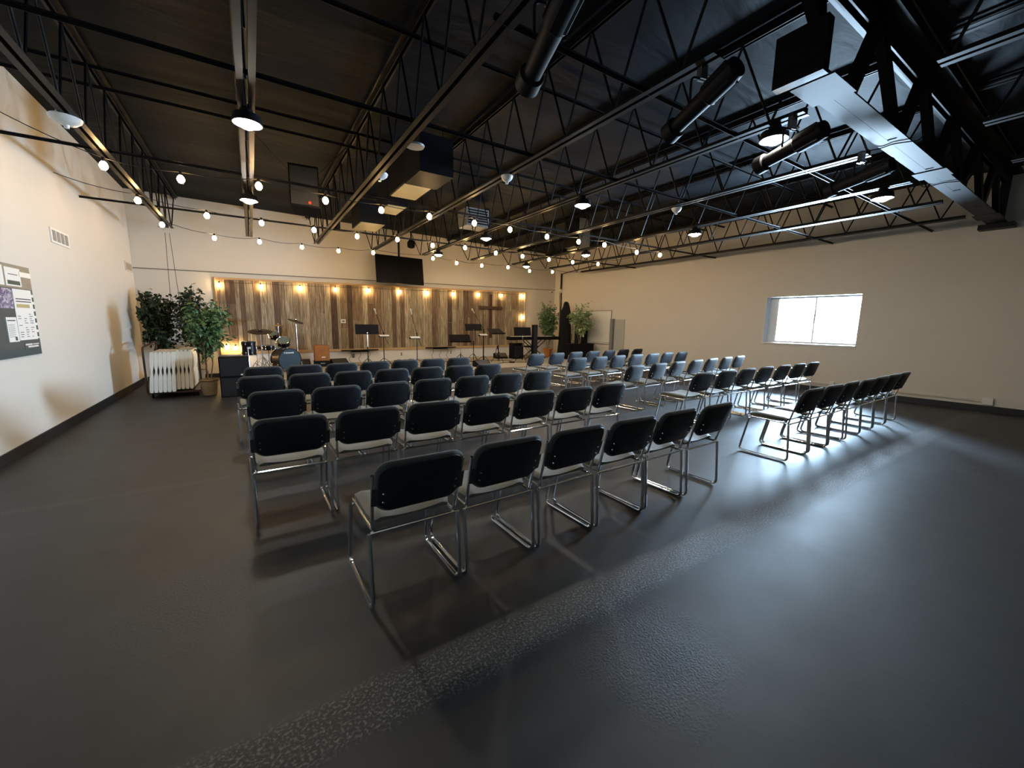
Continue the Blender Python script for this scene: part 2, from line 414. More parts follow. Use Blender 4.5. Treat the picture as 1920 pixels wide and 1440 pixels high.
# stage
b = MB().box(-.05, 11.55, 10.35, 13.5, 0, .25)
b.add([(-.05, 13.5, 0), (11.55, 13.5, 0), (11.55, 14.45, 0), (-.05, 13.55, 0), (-.05, 13.5, .25), (11.55, 13.5, .25), (11.55, 14.45, .25), (-.05, 13.55, .25)],
      [(4, 5, 6, 7), (1, 2, 6, 5), (2, 3, 7, 6), (0, 4, 7, 3)])
tag(b.build('stage_platform', M['stage_carpet'], smooth=False), 'low carpeted beige stage platform along the panelled back wall', 'stage')

# ------------------------------------------------------------------ barn wood panel
pan = thing('wood_panel', 'weathered barn board panel covering the middle of the back wall behind the stage', 'wall panel')
b = MB(); b.T = FB
x = bx(-.72); xe = bx(9.84); tones = []; rnd = random.Random(11)
dark = {bx(2.0): .02}
while x < xe-.02:
    wd = min(rnd.choice([.11, .14, .15, .18, .21]), xe-x)
    zt = 2.64 + (x-bx(-.72))/(xe-bx(-.72))*.22
    dep = rnd.choice([.024, .028, .034])
    cuts = [.70, zt] if rnd.random() < .55 else [.70, .7+rnd.uniform(.5, 1.5), zt]
    tn = rnd.random()*.9+.05
    xw = x*ub.x+BWa.x
    if 1.95 < xw < 2.15 or 2.5 < xw < 2.62 or 6.0 < xw < 6.2: tn = .0
    for q in range(len(cuts)-1):
        n0 = len(b.f); b.box(x+.003, x+wd-.003, -dep, 0, cuts[q]+(.003 if q else 0), cuts[q+1])
        t2 = min(1, max(0, tn+rnd.uniform(-.25, .25)*(q > 0)))
        tones += [t2]*(len(b.f)-n0)
    x += wd
bo = b.build('boards', M['barn'], pan, smooth=False)
ca = bo.data.color_attributes.new('tone', 'FLOAT_COLOR', 'CORNER')
for p in bo.data.polygons:
    for li in p.loop_indices: ca.data[li].color = (tones[p.index], tones[p.index]*.6+.1, 1-tones[p.index], 1)
M['pine'] = simple('raw_pine_trim', (.50, .33, .17), .6, noise=.15, scale=10)
def sloped(b, x0, x1, za, zb, h, y0, y1):
    b.add([(x0, y0, za), (x1, y0, zb), (x1, y1, zb), (x0, y1, za), (x0, y0, za+h), (x1, y0, zb+h), (x1, y1, zb+h), (x0, y1, za+h)],
          [(0, 3, 2, 1), (4, 5, 6, 7), (0, 1, 5, 4), (1, 2, 6, 5), (2, 3, 7, 6), (3, 0, 4, 7)])
b = MB(); b.T = FB; sloped(b, bx(-.76), bx(9.88), 2.64, 2.865, .05, -.06, 0); b.build('top_rail', M['pine'], pan, smooth=False)
b = MB(); b.T = FB; b.box(bx(-.76), bx(9.88), -.05, 0, .62, .70); b.build('bottom_rail', M['pine'], pan, smooth=False)
b = MB(); b.T = FB; b.box(bx(9.84), bx(9.88), -.05, 0, .70, 2.865); b.build('side_rail', M['pine'], pan, smooth=False)
b = MB(); b.T = FB; b.box(bx(-.76), bx(-.72), -.05, 0, .70, 2.64); b.build('side_rail', M['pine'], pan, smooth=False)

# cross
cr = thing('wooden_cross', 'dark wooden cross mounted on the barn board panel', 'cross')
b = MB(); b.T = FB; xc = bx(8.09); b.box(xc-.055, xc+.055, -.09, -.035, 1.0, 2.72); b.build('upright', M['cross'], cr)
b = MB(); b.T = FB; b.box(xc-.55, xc+.55, -.095, -.04, 2.13, 2.25); b.build('crossbeam', M['cross'], cr)

# small wall things on panel / lower band
p = thing('thermostat_plate', 'small white wall plate on the barn boards beside the drums', 'wall plate')
b = MB(); b.T = FB; b.box(bx(2.38), bx(2.53), -.055, -.035, 1.52, 1.64); b.build('plate', M['white'], p)
b = MB(); b.T = FB; b.box(bx(2.42), bx(2.49), -.058, -.055, 1.56, 1.60); b.build('display', M['ink'], p)
for xx, lb in ((2.72, 'dark outlet on the white wall band beside the wooden box drum'), (4.35, 'pale outlet on the white wall band between the two microphone stands'), (6.3, 'white outlet box on the white wall band behind the black music stands')):
    p = thing('wall_outlet', lb, 'outlet', group='outlets along the stage wall')
    b = MB(); b.T = FB; b.box(bx(xx)-.05, bx(xx)+.05, -.03, -.02, .40, .54); b.build('plate', M['grey_metal'] if xx < 3 else M['white'], p)
    b = MB(); b.T = FB; b.box(bx(xx)-.025, bx(xx)+.025, -.033, -.03, .42, .46); b.box(bx(xx)-.025, bx(xx)+.025, -.033, -.03, .48, .52); b.build('socket', M['ink'], p)
for xa, xb_, z, lb in ((2.35, 3.5, .655, 'black floor tray shelf with dangling cables below the panel, behind the first music stand'), (5.25, 6.45, .675, 'black tray shelf with dangling cables below the panel, mid stage')):
    p = thing('cable_shelf', lb, 'shelf', group='tray shelves under the wood panel')
    b = MB(); b.T = FB; b.box(bx(xa), bx(xb_), -.17, -.055, z-.015, z+.01); b.build('tray', M['black'], p)
    for k in range(3):
        q = bx(xa+.25+k*.3); b = MB(); b.T = FB
        b.tube(fillet([(q, -.1, z-.01), (q+.05, -.11, z-.15), (q-.05, -.1, z-.3), (q+.02, -.12, .27)], .06), .006, 5); b.build('cable', M['copper_wire'], p)
    b = MB(); b.T = FB; b.box(bx(xa+.3), bx(xa+.85), -.14, -.06, z-.06, z-.016); b.build('power_strip', M['black'], p)
p = thing('security_camera', 'small white security camera high near the back corner', 'camera')
b = MB(); b.T = FB; b.lathe([(.03, 0), (.05, .02), (.055, .07), (.03, .09)], 16, trs((bx(11.3), -.0, 3.0), rx=radians(90))); b.build('housing', M['white'], p)
b = MB(); b.T = FB; b.lathe([(.025, 0), (.028, .02), (.01, .03)], 12, trs((bx(11.33), -.09, 2.99), rx=radians(90))); b.build('lens', M['gloss_black'], p)

# ------------------------------------------------------------------ bar joists
JX = [(-1.4, 'hugging the plain side wall'), (.10, 'carrying two white floodlamps straight above the first chairs'), (1.59, 'running over the hanging loudspeaker'),
      (3.08, 'with the white dome sensor at mid length'), (4.55, 'carrying the brightest row of floodlamps mid room'), (6.20, 'bare, between the two lamp joists over the aisle'),
      (7.80, 'carrying floodlamps over the window-side chairs'), (9.44, 'one in from the window wall'), (11.0, 'closest to the window wall')]
joists = []
for i, (jx, lb) in enumerate(JX):
    j = thing('bar_joist', 'black open-web steel roof joist ' + lb, 'roof joist', (jx, 0, 0), group='bar joists under the ceiling')
    y0, y1 = 1.98, 12.15; ye = 13.4+(jx-LX)*.079-.06
    b = MB()
    for s in (-1, 1):
        b.bar((s*.045, y0, 3.605), (s*.045, y1, 3.605), .052, .007); b.bar((s*.022, y0, 3.63), (s*.022, y1, 3.63), .007, .05)
    b.build('bottom_chord', M['steel'], j, smooth=False)
    b = MB()
    for s in (-1, 1):
        b.bar((s*.045, 1.9, 4.56), (s*.045, ye, 4.56), .052, .008); b.bar((s*.022, 1.9, 4.53), (s*.022, ye, 4.53), .008, .055)
    b.build('top_chord', M['steel'], j, smooth=False)
    b = MB(); pts = [(0, 1.92, 4.52), (0, 2.3, 3.63)]; y = 2.3
    while y < 11.9:
        pts += [(0, y+.36, 4.52), (0, y+.72, 3.63)]; y += .72
    pts += [(0, y+.9, 4.52)]
    b.tube(fillet(pts, .05, 3), .0125, 6); b.build('web', M['steel'], j)
    joists.append(j)
# joists beyond the girder, over and behind the camera
for jx, lb in ((4.55, 'overhead behind the girder end'), (6.20, 'behind the girder, second along'), (7.8, 'behind the girder, third along'), (9.44, 'behind the girder near the window wall')):
    j = thing('bar_joist', 'black open-web steel roof joist ' + lb, 'roof joist', (jx, 0, 0), group='bar joists behind the girder')
    b = MB()
    for s in (-1, 1): b.bar((s*.045, -5, 3.605), (s*.045, 1.1, 3.605), .052, .007); b.bar((s*.022, -5, 3.63), (s*.022, 1.1, 3.63), .007, .05)
    b.build('bottom_chord', M['steel'], j, smooth=False)
    b = MB()
    for s in (-1, 1): b.bar((s*.045, -5, 4.56), (s*.045, 1.5, 4.56), .052, .008)
    b.build('top_chord', M['steel'], j, smooth=False)
    b = MB(); pts = [(0, 1.48, 4.52), (0, 1.05, 3.63)]; y = 1.05
    while y > -4.6: pts += [(0, y-.36, 4.52), (0, y-.72, 3.63)]; y -= .72
    b.tube(fillet(pts, .05, 3), .0125, 6); b.build('web', M['steel'], j)
# bridging bars
def rwx(y): return RWa.x + (y-RWa.y)*(RWb.x-RWa.x)/(RWb.y-RWa.y)
for yb_, z, lb in ((2.6, 3.63, 'just beyond the deep girder'), (4.3, 3.64, 'low, nearer of the mid room pair'), (7.18, 3.64, 'low, beside the hanging loudspeaker'),
                   (10.1, 3.64, 'low, nearest the stage'), (7.0, 4.49, 'high, before the loudspeaker'), (7.55, 4.49, 'high, above the loudspeaker'), (4.4, 4.49, 'high, above the front chairs')):
    x0 = LX if yb_ != 2.6 else 1.5
    b = MB(); b.bar((x0, yb_, z), (rwx(yb_), yb_, z), .032, .005); b.bar((x0, yb_+.016, z-.014), (rwx(yb_), yb_+.016, z-.014), .005, .03)
    tag(b.build('bridging_bar', M['steel'], smooth=False), 'thin black steel bridging bar crossing the joists, ' + lb, 'bridging bar', 'bridging bars')

# girder
g = thing('joist_girder', 'deep black truss girder with wide grey bottom flange ending at the window wall', 'girder')
xe_ = rwx(1.7)
b = MB().box(3.95, xe_, 1.60, 1.70, 3.60, 3.615).box(3.95, xe_, 1.74, 1.85, 3.60, 3.615).box(3.95, xe_, 1.685, 1.70, 3.615, 3.72).box(3.95, xe_, 1.74, 1.755, 3.615, 3.72)
b.box(3.95, xe_, 1.70, 1.74, 3.601, 3.612)
b.build('bottom_flange', M['girder'], g, smooth=False)
b = MB().box(2.2, xe_, 1.53, 1.68, 4.46, 4.478).box(2.2, xe_, 1.73, 1.88, 4.46, 4.478).box(2.2, xe_, 1.665, 1.68, 4.30, 4.46).box(2.2, xe_, 1.73, 1.745, 4.30, 4.46).box(2.2, xe_, 1.53, 1.88, 4.478, 4.50)
b.build('top_flange', M['steel'], g, smooth=False)
b = MB().box(3.86, 3.96, 1.60, 1.97, 3.585, 3.98); b.build('end_block', M['steel'], g, smooth=False)
xb = 4.62; k = 0
def webbar(a, c): return MB().bar(a, c, .13, .075, up=(0, 1, 0))
webbar((3.9, 1.7, 4.0), (3.3, 1.7, 4.45)).build('web', M['steel'], g)
webbar((4.05, 1.7, 3.65), (3.75, 1.7, 4.45)).build('web', M['steel'], g)
while xb < xe_-.4:
    webbar((xb, 1.7, 3.64), (xb+.5, 1.7, 4.42)).build('web', M['steel'], g)
    if xb+1.32 < xe_: webbar((xb+.52, 1.7, 4.42), (xb+1.3, 1.7, 3.64)).build('web', M['steel'], g)
    xb += 1.42
b = MB()
for kx, kw in ((4.0, .45), (7.4, .35), (10.9, .5)): MB().box(kx, kx+kw, 1.57, 1.89, 3.59, 3.60).build('cover_plate', M['girder'], g, smooth=False)
b = MB().box(xe_-.25, xe_, 1.5, 1.95, 3.50, 3.59).box(xe_-.20, xe_-.01, 1.66, 1.76, 3.615, 4.46); b.build('wall_seat', M['steel'], g, smooth=False)
for kx, lb in ((6.1, 'draped over the nearer half of the girder flange'), (8.2, 'curling over the girder flange nearer the wall')):
    b = MB().tube(fillet([(kx, 1.50, 3.66), (kx, 1.53, 3.585), (kx-.1, 1.72, 3.59), (kx-.05, 1.84, 3.592), (kx-.15, 1.92, 3.57), (kx-.15, 1.97, 3.70)], .04), .006, 5)
    tag(b.build('loose_cable', M['copper_wire']), 'thin cable ' + lb, 'cable', 'cables on the girder')

# ------------------------------------------------------------------ floodlamps on joists
def make_lamp():
    t = thing('joist_floodlamp', 'x', 'floodlamp')
    b = MB(); b.lathe([(.03, .12), (.055, .10), (.06, .06), (.12, .045), (.132, -.032), (.124, -.032), (.112, .03), (.02, .035)][::-1], 22); b.build('lamp_housing', M['black'], t)
    b = MB(); b.lathe([(.002, -.075), (.04, -.068), (.08, -.045), (.102, -.015), (.106, .012)], 22); b.build('lit_bulb', M['lamp_white'], t)
    return t
lampP = None
for lx, ly, lb in ((.10, 4.93, 'big glowing white floodlamp highest under the second joist'), (.10, 7.95, 'glowing white floodlamp under the second joist, above the hanging bulbs'),
                   (4.55, 2.25, 'blazing white floodlamp between the black stage spotlights near the girder'), (4.55, 5.05, 'bright white floodlamp over the centre aisle mid room'),
                   (4.55, 8.2, 'bright white floodlamp close above the television line'), (4.55, 10.95, 'small white floodlamp near the stage end, over the television'),
                   (7.8, 2.27, 'white floodlamp farthest along beneath the girder, near the window wall'), (7.8, 5.22, 'white floodlamp over the window-side chairs'),
                   (7.8, 8.45, 'white floodlamp by the grey duct drop'), (7.8, 11.3, 'small white floodlamp closest to the stage corner')):
    if lampP is None: lampP = make_lamp(); t = lampP; t.location = (lx, ly, 3.49); t['label'] = lb
    else: t = dup(lampP, (lx, ly, 3.49), label=lb)
    t['group'] = 'floodlamps under the joists'

# ------------------------------------------------------------------ string lights
def bulb_meshes():
    b = MB(); b.lathe([(.001, -.145), (.024, -.14), (.040, -.115), (.044, -.09), (.034, -.062), (.016, -.04)], 12); a = b.build('bulb', M['lamp_amber'])
    b = MB(); b.lathe([(.018, -.045), (.02, -.03), (.018, 0), (.006, .01)], 10); c = b.build('socket', M['black'])
    return a, c
bulb0, sock0 = bulb_meshes(); bulb_me, sock_me = bulb0.data, sock0.data
bpy.data.objects.remove(bulb0); bpy.data.objects.remove(sock0)
def strand(name, label, pts, fixed=(), sag=.10, ends=(), drop=.12, cat='string lights'):
    t = thing(name, label, cat)
    path = []
    nodes = [Vector(p) for p in pts]
    anchors = [Vector(p) for p in ends[:1]] + nodes + [Vector(p) for p in ends[1:]]
    for a, c in zip(anchors, anchors[1:]): path += catenary(a, c, sag, 6)[:-1]
    path.append(anchors[-1])
    MB().tube(path, .0055, 5).build('cable', M['copper_wire'], t)
    for p in nodes:
        o = bpy.data.objects.new('bulb', bulb_me); COL.objects.link(o); o.parent = t; o.location = p
        q = bpy.data.objects.new('socket', sock_me); COL.objects.link(q); q.parent = o
    return t
JZ = 3.55
R1 = [(-1.41, 7.24), (-.67, 7.30), (.22, 7.0), (1.11, 7.19), (1.98, 7.22), (2.8, 7.13), (3.67, 7.07), (4.50, 7.12), (5.5, 7.2), (6.4, 7.19), (7.13, 7.1), (8.5, 7.3), (9.3, 7.2)]
R2 = [(-1.40, 8.99), (-.55, 9.5), (.3, 9.55), (1.23, 9.6), (2.11, 9.7), (2.95, 9.5), (3.88, 9.69), (4.65, 9.46), (5.66, 9.65), (6.52, 9.64), (7.45, 9.63), (8.33, 9.59), (9.2, 9.4)]
R3 = [(-1.38, 10.96), (-.59, 11.97), (.3, 11.84), (1.23, 12.0), (2.11, 11.99), (2.95, 11.7), (4.65, 11.6), (5.6, 12.0), (6.5, 11.99), (7.4, 11.8), (8.5, 12.1), (9.3, 11.8)]
strand('string_lights', 'farthest from the stage of three bulb strands crossing the ceiling', [(x, y, JZ) for x, y in R1], sag=.03, ends=((LX+.02, 7.2, 3.9), (10.6, 7.2, 3.8)))
strand('string_lights', 'middle of three warm bulb strands crossing the ceiling', [(x, y, JZ) for x, y in R2], sag=.04, ends=((LX+.02, 9.0, 3.7), (10.6, 9.3, 3.8)))
strand('string_lights', 'warm bulb strand closest to the stage wall, sagging over the television', [(x, y, JZ) for x, y in R3], sag=.05, ends=((-1.6, 12.1, 3.6), (10.9, 12.0, 3.6)))
PB = [(-.66, 2.58), (.28, 2.60), (1.27, 2.62), (2.26, 2.64), (3.28, 2.67), (4.33, 2.69), (5.34, 2.71), (6.39, 2.73), (7.49, 2.77), (8.59, 2.79), (9.70, 2.82), (9.72, 1.95)]
strand('string_lights', 'warm bulbs strung along the top edge of the barn board panel',
       [tuple(FB @ Vector((bx(x), -.09, z))) for x, z in PB], sag=.02, ends=(tuple(FB @ Vector((bx(-.74), -.08, .95))), tuple(FB @ Vector((bx(9.74), -.08, 1.3)))))
strand('string_lights', 'bulbs glowing at floor end of the panel behind the stacked subwoofers',
       [tuple(FB @ Vector((bx(x), -.12, z))) for x, z in ((-.62, .92), (-.42, .90), (-.2, .88))], sag=.01, ends=(tuple(FB @ Vector((bx(-.74), -.08, .95))), tuple(FB @ Vector((bx(-.1), -.12, .75)))))

# ------------------------------------------------------------------ television
t = thing('television', 'large black flat television hung from the ceiling above the wood panel', 'television', (4.22, 13.35, 3.26), radians(4.5))
def rotx(a): return Matrix.Rotation(radians(a), 4, 'X')
b = MB(); b.T = rotx(-6); b.box(-.80, .80, -.0, .05, -.44, .44); b.build('tv_housing', M['black'], t, smooth=False)
b = MB(); b.T = rotx(-6); b.box(-.785, .785, -.006, 0, -.42, .425); b.build('screen', M['gloss_black'], t, smooth=False)
b = MB(); b.box(-.25, .25, .05, .12, -.2, .2); b.bar((0, .1, .2), (0, .1, 1.25), .05, .05); b.build('ceiling_mount', M['black'], t, smooth=False)

# ------------------------------------------------------------------ ceiling equipment
t = thing('hanging_loudspeaker', 'black loudspeaker cabinet hung with straps between the second and third joist', 'loudspeaker', (.87, 7.62, 3.42), radians(-6))
b = MB(); b.T = rotx(-8)
b.add([(-.22, 0, 0), (.22, 0, 0), (.22, 0, .68), (-.22, 0, .68), (-.15, .38, 0), (.15, .38, 0), (.15, .38, .68), (-.15, .38, .68)], [(0, 1, 2, 3), (5, 4, 7, 6), (0, 4, 5, 1), (3, 2, 6, 7), (1, 5, 6, 2), (0, 3, 7, 4)])
b.build('cabinet', M['black'], t, smooth=False)
b = MB(); b.T = rotx(-8); b.box(-.20, .20, -.012, 0, .03, .64); b.build('grille', simple('speaker_grille', (.02, .022, .025), .6, bump=.6, bscale=700), t, smooth=False)
b = MB(); b.T = rotx(-8); b.box(.05, .09, -.018, -.012, .05, .09); b.build('badge', M['red_badge'], t, smooth=False)
for s, xx in ((-1, -.76), (1, .72)):
    MB().bar((s*.2, .15, .55), (xx, .1, 1.11), .035, .006).build('strap', M['black'], t)
def ceiling_box(x0, x1, y0, y1, z0, lb, panel=True):
    t = thing('duct_box', lb, 'ceiling duct', (x0, y0, z0), group='dark duct boxes between the joists')
    MB().box(0, x1-x0, 0, y1-y0, 0, .50 if panel else .55).build('duct_shell', M['black'], t, smooth=False)
    for hx in (.02, x1-x0-.02): MB().bar((hx, .35, .5), (hx, .35, DECK-z0), .012, .012).build('hanger_rod', M['steel'], t, smooth=False)
    if panel: MB().box(.03, x1-x0-.03, .03, y1-y0-.03, -.012, 0).build('underside_panel', M['tan_panel'], t, smooth=False)
    return t
ceiling_box(2.30, 2.82, 6.85, 7.85, 3.90, 'largest dark duct box with a lit tan underside, in front of the television')
ceiling_box(2.42, 2.84, 8.40, 9.15, 3.90, 'middle dark duct box with a tan underside, half hidden by a bulb')
ceiling_box(2.30, 2.90, 10.2, 11.1, 3.90, 'dark duct box with tan underside closest to the stage wall')
t = ceiling_box(2.26, 2.80, 6.1, 6.8, 3.82, 'plain black unit heater box hung against the tan panelled duct', False)
MB().lathe([(.12, 0), (.13, .02), (.10, .03)], 20, trs((-.25, -.5, .1))).build('round_collar', M['grey_metal'], t)
t = thing('metal_heater', 'grey metal heater box hung between joists beyond the dome sensor', 'heater', (4.62, 9.3, 3.98), group=None)
MB().box(0, .62, 0, .5, 0, .42).build('heater_case', M['grey_metal'], t, smooth=False)
b = MB()
for k in range(6): b.box(.04, .58, -.02, 0, .05+k*.06, .08+k*.06)
b.build('louvres', M['black'], t, smooth=False)
MB().box(.62, .70, .1, .4, -.1, .5).build('side_duct', M['black'], t, smooth=False)
t = thing('duct_drop', 'pale grey sheet metal duct drop near the far corner bulbs', 'duct', (8.02, 9.0, 3.75))
MB().box(0, .42, 0, .5, 0, .84).build('duct_shell', simple('galvanised', (.30, .32, .33), .4, metal=.5), t, smooth=False)
MB().box(-.12, 0, 0, .5, .05, .84).build('dark_side', M['black'], t, smooth=False)
t = thing('ceiling_projector', 'small black projector hung above the television', 'projector', (4.2, 12.2, 3.78))
MB().lathe([(.05, 0), (.11, .03), (.12, .15), (.08, .22), (.03, .26)], 12).build('projector_body', M['black'], t)
MB().bar((0, 0, .24), (0, 0, .80), .03, .03).build('hanger', M['black'], t)
t = thing('spot_can', 'small black can light hanging beside the duct box near the stage', 'can light', (1.85, 10.6, 3.72))
MB().lathe([(.07, 0), (.08, .02), (.08, .22), (.04, .28)], 14).build('can', M['black'], t)
MB().bar((0, 0, .26), (0, 0, .84), .02, .02).build('hanger', M['black'], t)
# white dome sensors / dish fixtures
def dome(lb, x, y, z=3.6, r=.085):
    t = thing('dome_sensor', lb, 'ceiling sensor', (x, y, z), group='white domes under the joists')
    MB().lathe([(.001, -.10), (.02, -.10), (.025, -.07), (.6*r, -.06), (.9*r, -.03), (r, 0), (.9*r, .012)], 18).build('dome', M['glass_white'], t)
    MB().lathe([(.9*r, .012), (.6*r, .02), (.5*r, .05)], 18).build('dome_mount', M['white'], t)
dome('white dome sensor on the joist beside the plain side wall', -1.45, 6.21, r=.13)
dome('white dome sensor under the fourth joist mid room', 3.10, 5.0)
dome('small white dome sensor under the sixth joist', 6.3, 4.6)
dome('pale ring shaped fixture under the third joist beside the duct', 1.72, 6.3, 3.72, r=.12)
# stage spotlights near girder (long black bodies pointing at the stage)
def spot(lb, x, y, z, rz, rx, L=.70):
    t = thing('stage_spotlight', lb, 'stage spotlight', (x, y, z), rz, group='black stage spotlights near the girder')
    R = rotx(rx) @ Matrix.Rotation(radians(-90), 4, 'X')
    b = MB(); b.T = R
    b.lathe([(.03, -L*.5), (.075, -L*.48), (.085, -L*.40), (.085, -L*.12), (.070, -L*.10), (.062, L*.28), (.062, L*.36)], 18)
    for k in range(6):
        a = 2*pi*k/6; b.bar((.083*cos(a), .083*sin(a), -L*.42), (.083*cos(a), .083*sin(a), -L*.14), .012, .02)
    b.build('lamp_body', M['black'], t)
    b = MB(); b.T = R; b.lathe([(.062, L*.36), (.085, L*.37), (.088, L*.5), (.080, L*.5), (.078, L*.38)], 18, cap=False); b.build('lens_barrel', M['black'], t)
    b = MB(); b.T = R; b.lathe([(.001, L*.40), (.05, L*.40), (.078, L*.385)], 18); b.build('lens', M['gloss_black'], t)
    b = MB(); b.tube(fillet([(-.10, 0, 0), (-.10, 0, .17), (.10, 0, .17), (.10, 0, 0)], .04), .010, 6); b.build('yoke', M['black'], t)
    b = MB(); b.box(-.03, .03, -.025, .025, .165, 3.63-z); b.tube([(0, 0, .2), (.09, 0, .2)], .012, 8); b.build('clamp', M['chrome'], t)
spot('black stage spotlight hanging at the top edge of the picture', 1.62, 2.15, 3.30, radians(-15), -10, .80)
spot('black stage spotlight on the fourth joist, pointing steeply past the dome sensor', 3.10, 2.12, 3.34, radians(-14), -14, .72)
spot('black stage spotlight under the blazing floodlamp', 4.52, 2.08, 3.32, radians(-14), -8, .68)
spot('black stage spotlight nearest the window wall', 6.10, 2.02, 3.34, radians(-14), -8, .68)

# ------------------------------------------------------------------ side wall things
t = thing('air_vent', 'white wall register with dark vertical slots, nearer the notice board', 'vent', (LX, 8.58, 2.65), group='wall registers')
MB().box(0, .015, 0, .70, 0, .21).build('vent_frame', M['white'], t, smooth=False)
b = MB()
for k in range(4): b.box(.015, .017, .05+k*.155, .05+k*.155+.125, .03, .18)
b.build('slots', M['grey_metal'], t, smooth=False)
t = thing('air_vent', 'cream wall register high in the corner above the dark ficus', 'vent', (LX, 12.66, 2.66), group='wall registers')
MB().box(0, .015, 0, .62, 0, .21).build('vent_frame', M['cream_metal'], t, smooth=False)
b = MB()
for k in range(4): b.box(.015, .017, .05+k*.135, .05+k*.135+.105, .03, .18)
b.build('slots', simple('tan_slots', (.33, .27, .2), .6), t, smooth=False)
t = thing('notice_board', 'slate and tan notice board with pinned papers on the plain side wall', 'notice board', (LX+.001, 0, 0))
MB().box(0, .02, 6.05, 7.66, 1.12, 1.92).build('lower_board', M['teal_board'], t, smooth=False)
MB().box(0, .02, 6.05, 7.66, 1.92, 2.19).build('upper_board', M['cork'], t, smooth=False)
def sheet(y0, y1, z0, z1, lb, mat='paper', marks=(), th=.024, nm='paper_notice'):
    t = thing(nm, lb, 'notice', (LX, 0, 0), group='papers on the notice board')
    MB().box(.0205, th, y0, y1, z0, z1).build('sheet', M[mat], t, smooth=False)
    for nm2, m, rects in marks:
        b = MB()
        for (a, c, d, e) in rects: b.box(th, th+.0015, y0+(y1-y0)*a, y0+(y1-y0)*c, z0+(z1-z0)*d, z0+(z1-z0)*e)
        b.build(nm2, M[m], t, smooth=False)
lines = [(.12, .9, .88-k*.035, .895-k*.035) for k in range(2)]
rr_ = random.Random(3)
bl = [(x_, x_+rr_.uniform(.06, .2), z_, z_+.012) for z_ in [.06+.045*k for k in range(12)] for x_ in (.08, .4, .7) if rr_.random() < .7]
sheet(7.13, 7.60, 1.31, 1.91, 'tall white printed calendar sheet with two dark lines and a gold band', marks=[('headline', 'ink', [(.1, .92, .80, .82), (.1, .92, .75, .77)]), ('gold_band', 'ink_gold', [(.1, .8, .64, .71)]), ('text_lines', 'ink', bl)], nm='paper_notice')
sheet(6.86, 7.10, 1.30, 1.58, 'small white slip hanging beside the tall calendar sheet', marks=[('text_lines', 'ink', [(.1, .85, .85, .89), (.6, .8, .05, .2)] + [(.1, .7, .2+.08*k, .215+.08*k) for k in range(7)])], th=.030)
sheet(6.60, 7.11, 1.68, 1.905, 'violet streaked picture print left of the calendar sheet', mat='photo_violet')
sheet(6.60, 7.10, 1.60, 1.675, 'grey strip card below the violet print', mat='teal_board', th=.026)
sheet(7.02, 7.39, 1.94, 2.15, 'cream leaflet with a dark green photo along the top of the board', marks=[('green_photo', 'photo_green', [(.1, .9, .08, .30)]), ('title_line', 'ink', [(.2, .8, .62, .66)])])
sheet(6.62, 6.98, 1.94, 2.16, 'white leaflet at the edge of the picture on the board top', mat='paper')
sheet(7.36, 7.65, 2.06, 2.12, 'narrow glossy cream strip at the top corner of the board', mat='whiteboard', th=.028)
sheet(7.60, 7.655, 1.32, 1.86, 'column of little dark photo strips on the board edge', marks=[('small_photos', 'photo_green', [(.1, .95, .04+.16*k, .14+.16*k) for k in range(6)])], th=.022)
sheet(7.22, 7.62, 1.20, 1.28, 'small white lettered strip low on the slate part of the board', mat='teal_board', marks=[('lettering', 'white', [(.05, .5, .55, .8), (.2, .9, .2, .45), (.55, .95, .6, .75)])])

# window wall: raceway, outlet
t = thing('surface_raceway', 'cream surface raceway running low along the window wall', 'raceway')
b = MB(); b.T = FR; b.box(ry(1.50), ry(10.2), 0, .025, .195, .235); b.build('channel', M['cream_metal'], t, smooth=False)
b = MB(); b.T = FR; b.box(ry(1.36), ry(1.50), 0, .05, .15, .28); b.build('outlet_box', M['white'], t, smooth=False)
b = MB(); b.T = FR; b.box(ry(3.9), ry(4.0), 0, .05, .15, .28); b.build('outlet_box', M['white'], t, smooth=False)
t = thing('whiteboard', 'blank white dry-erase board on the window wall behind the small ficus', 'whiteboard')
b = MB(); b.T = FR; b.box(ry(11.13), ry(13.25), .0, .02, .90, 2.12); b.build('board_surface', M['whiteboard'], t, smooth=False)
b = MB(); b.T = FR; b.box(ry(11.13), ry(13.25), .0, .09, .86, .89); b.build('pen_tray', M['white'], t, smooth=False)
b = MB(); b.T = FR; ringbox(b, ry(11.1), ry(13.28), .88, 2.145, 0, .026, .025); b.build('board_frame', M['grey_metal'], t, smooth=False)
t = thing('electrical_cabinet', 'narrow dark electrical cabinet and its painted shadow on the window wall beside the whiteboard', 'cabinet')
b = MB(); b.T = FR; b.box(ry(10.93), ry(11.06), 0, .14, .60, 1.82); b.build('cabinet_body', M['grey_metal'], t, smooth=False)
b = MB(); b.T = FR; b.box(ry(10.45), ry(10.93), 0, .03, .62, 1.80); b.build('cabinet_shadow', simple('wall_shadow_grey', (.42, .43, .41), .5), t, smooth=False)  # thin grey panel stands in for the cabinet's shadow on the wall
t = thing('corner_conduit', 'dark vertical pipe and cables rising in the corner by the draped black cloth', 'conduit', tuple(FR @ Vector((ry(14.0), .05, 0))))
MB().tube([(0, 0, .26), (0, 0, 3.75)], .025, 8).build('pipe', M['steel'], t)
MB().tube(fillet([(-.06, .0, .3), (-.05, 0, 2.2), (-.09, 0, 2.8), (-.04, 0, 3.4), (-.05, 0, 3.8)], .2), .012, 6).build('cable', M['copper_wire'], t)
MB().box(-.08, .05, -.03, .03, 2.95, 3.10).build('junction_box', M['white'], t)
MB().tube(fillet([(0, 0, 3.75), (0, -.5, 3.80), (-.3, -2.6, 3.85)], .1), .018, 6).build('cross_pipe', M['steel'], t)
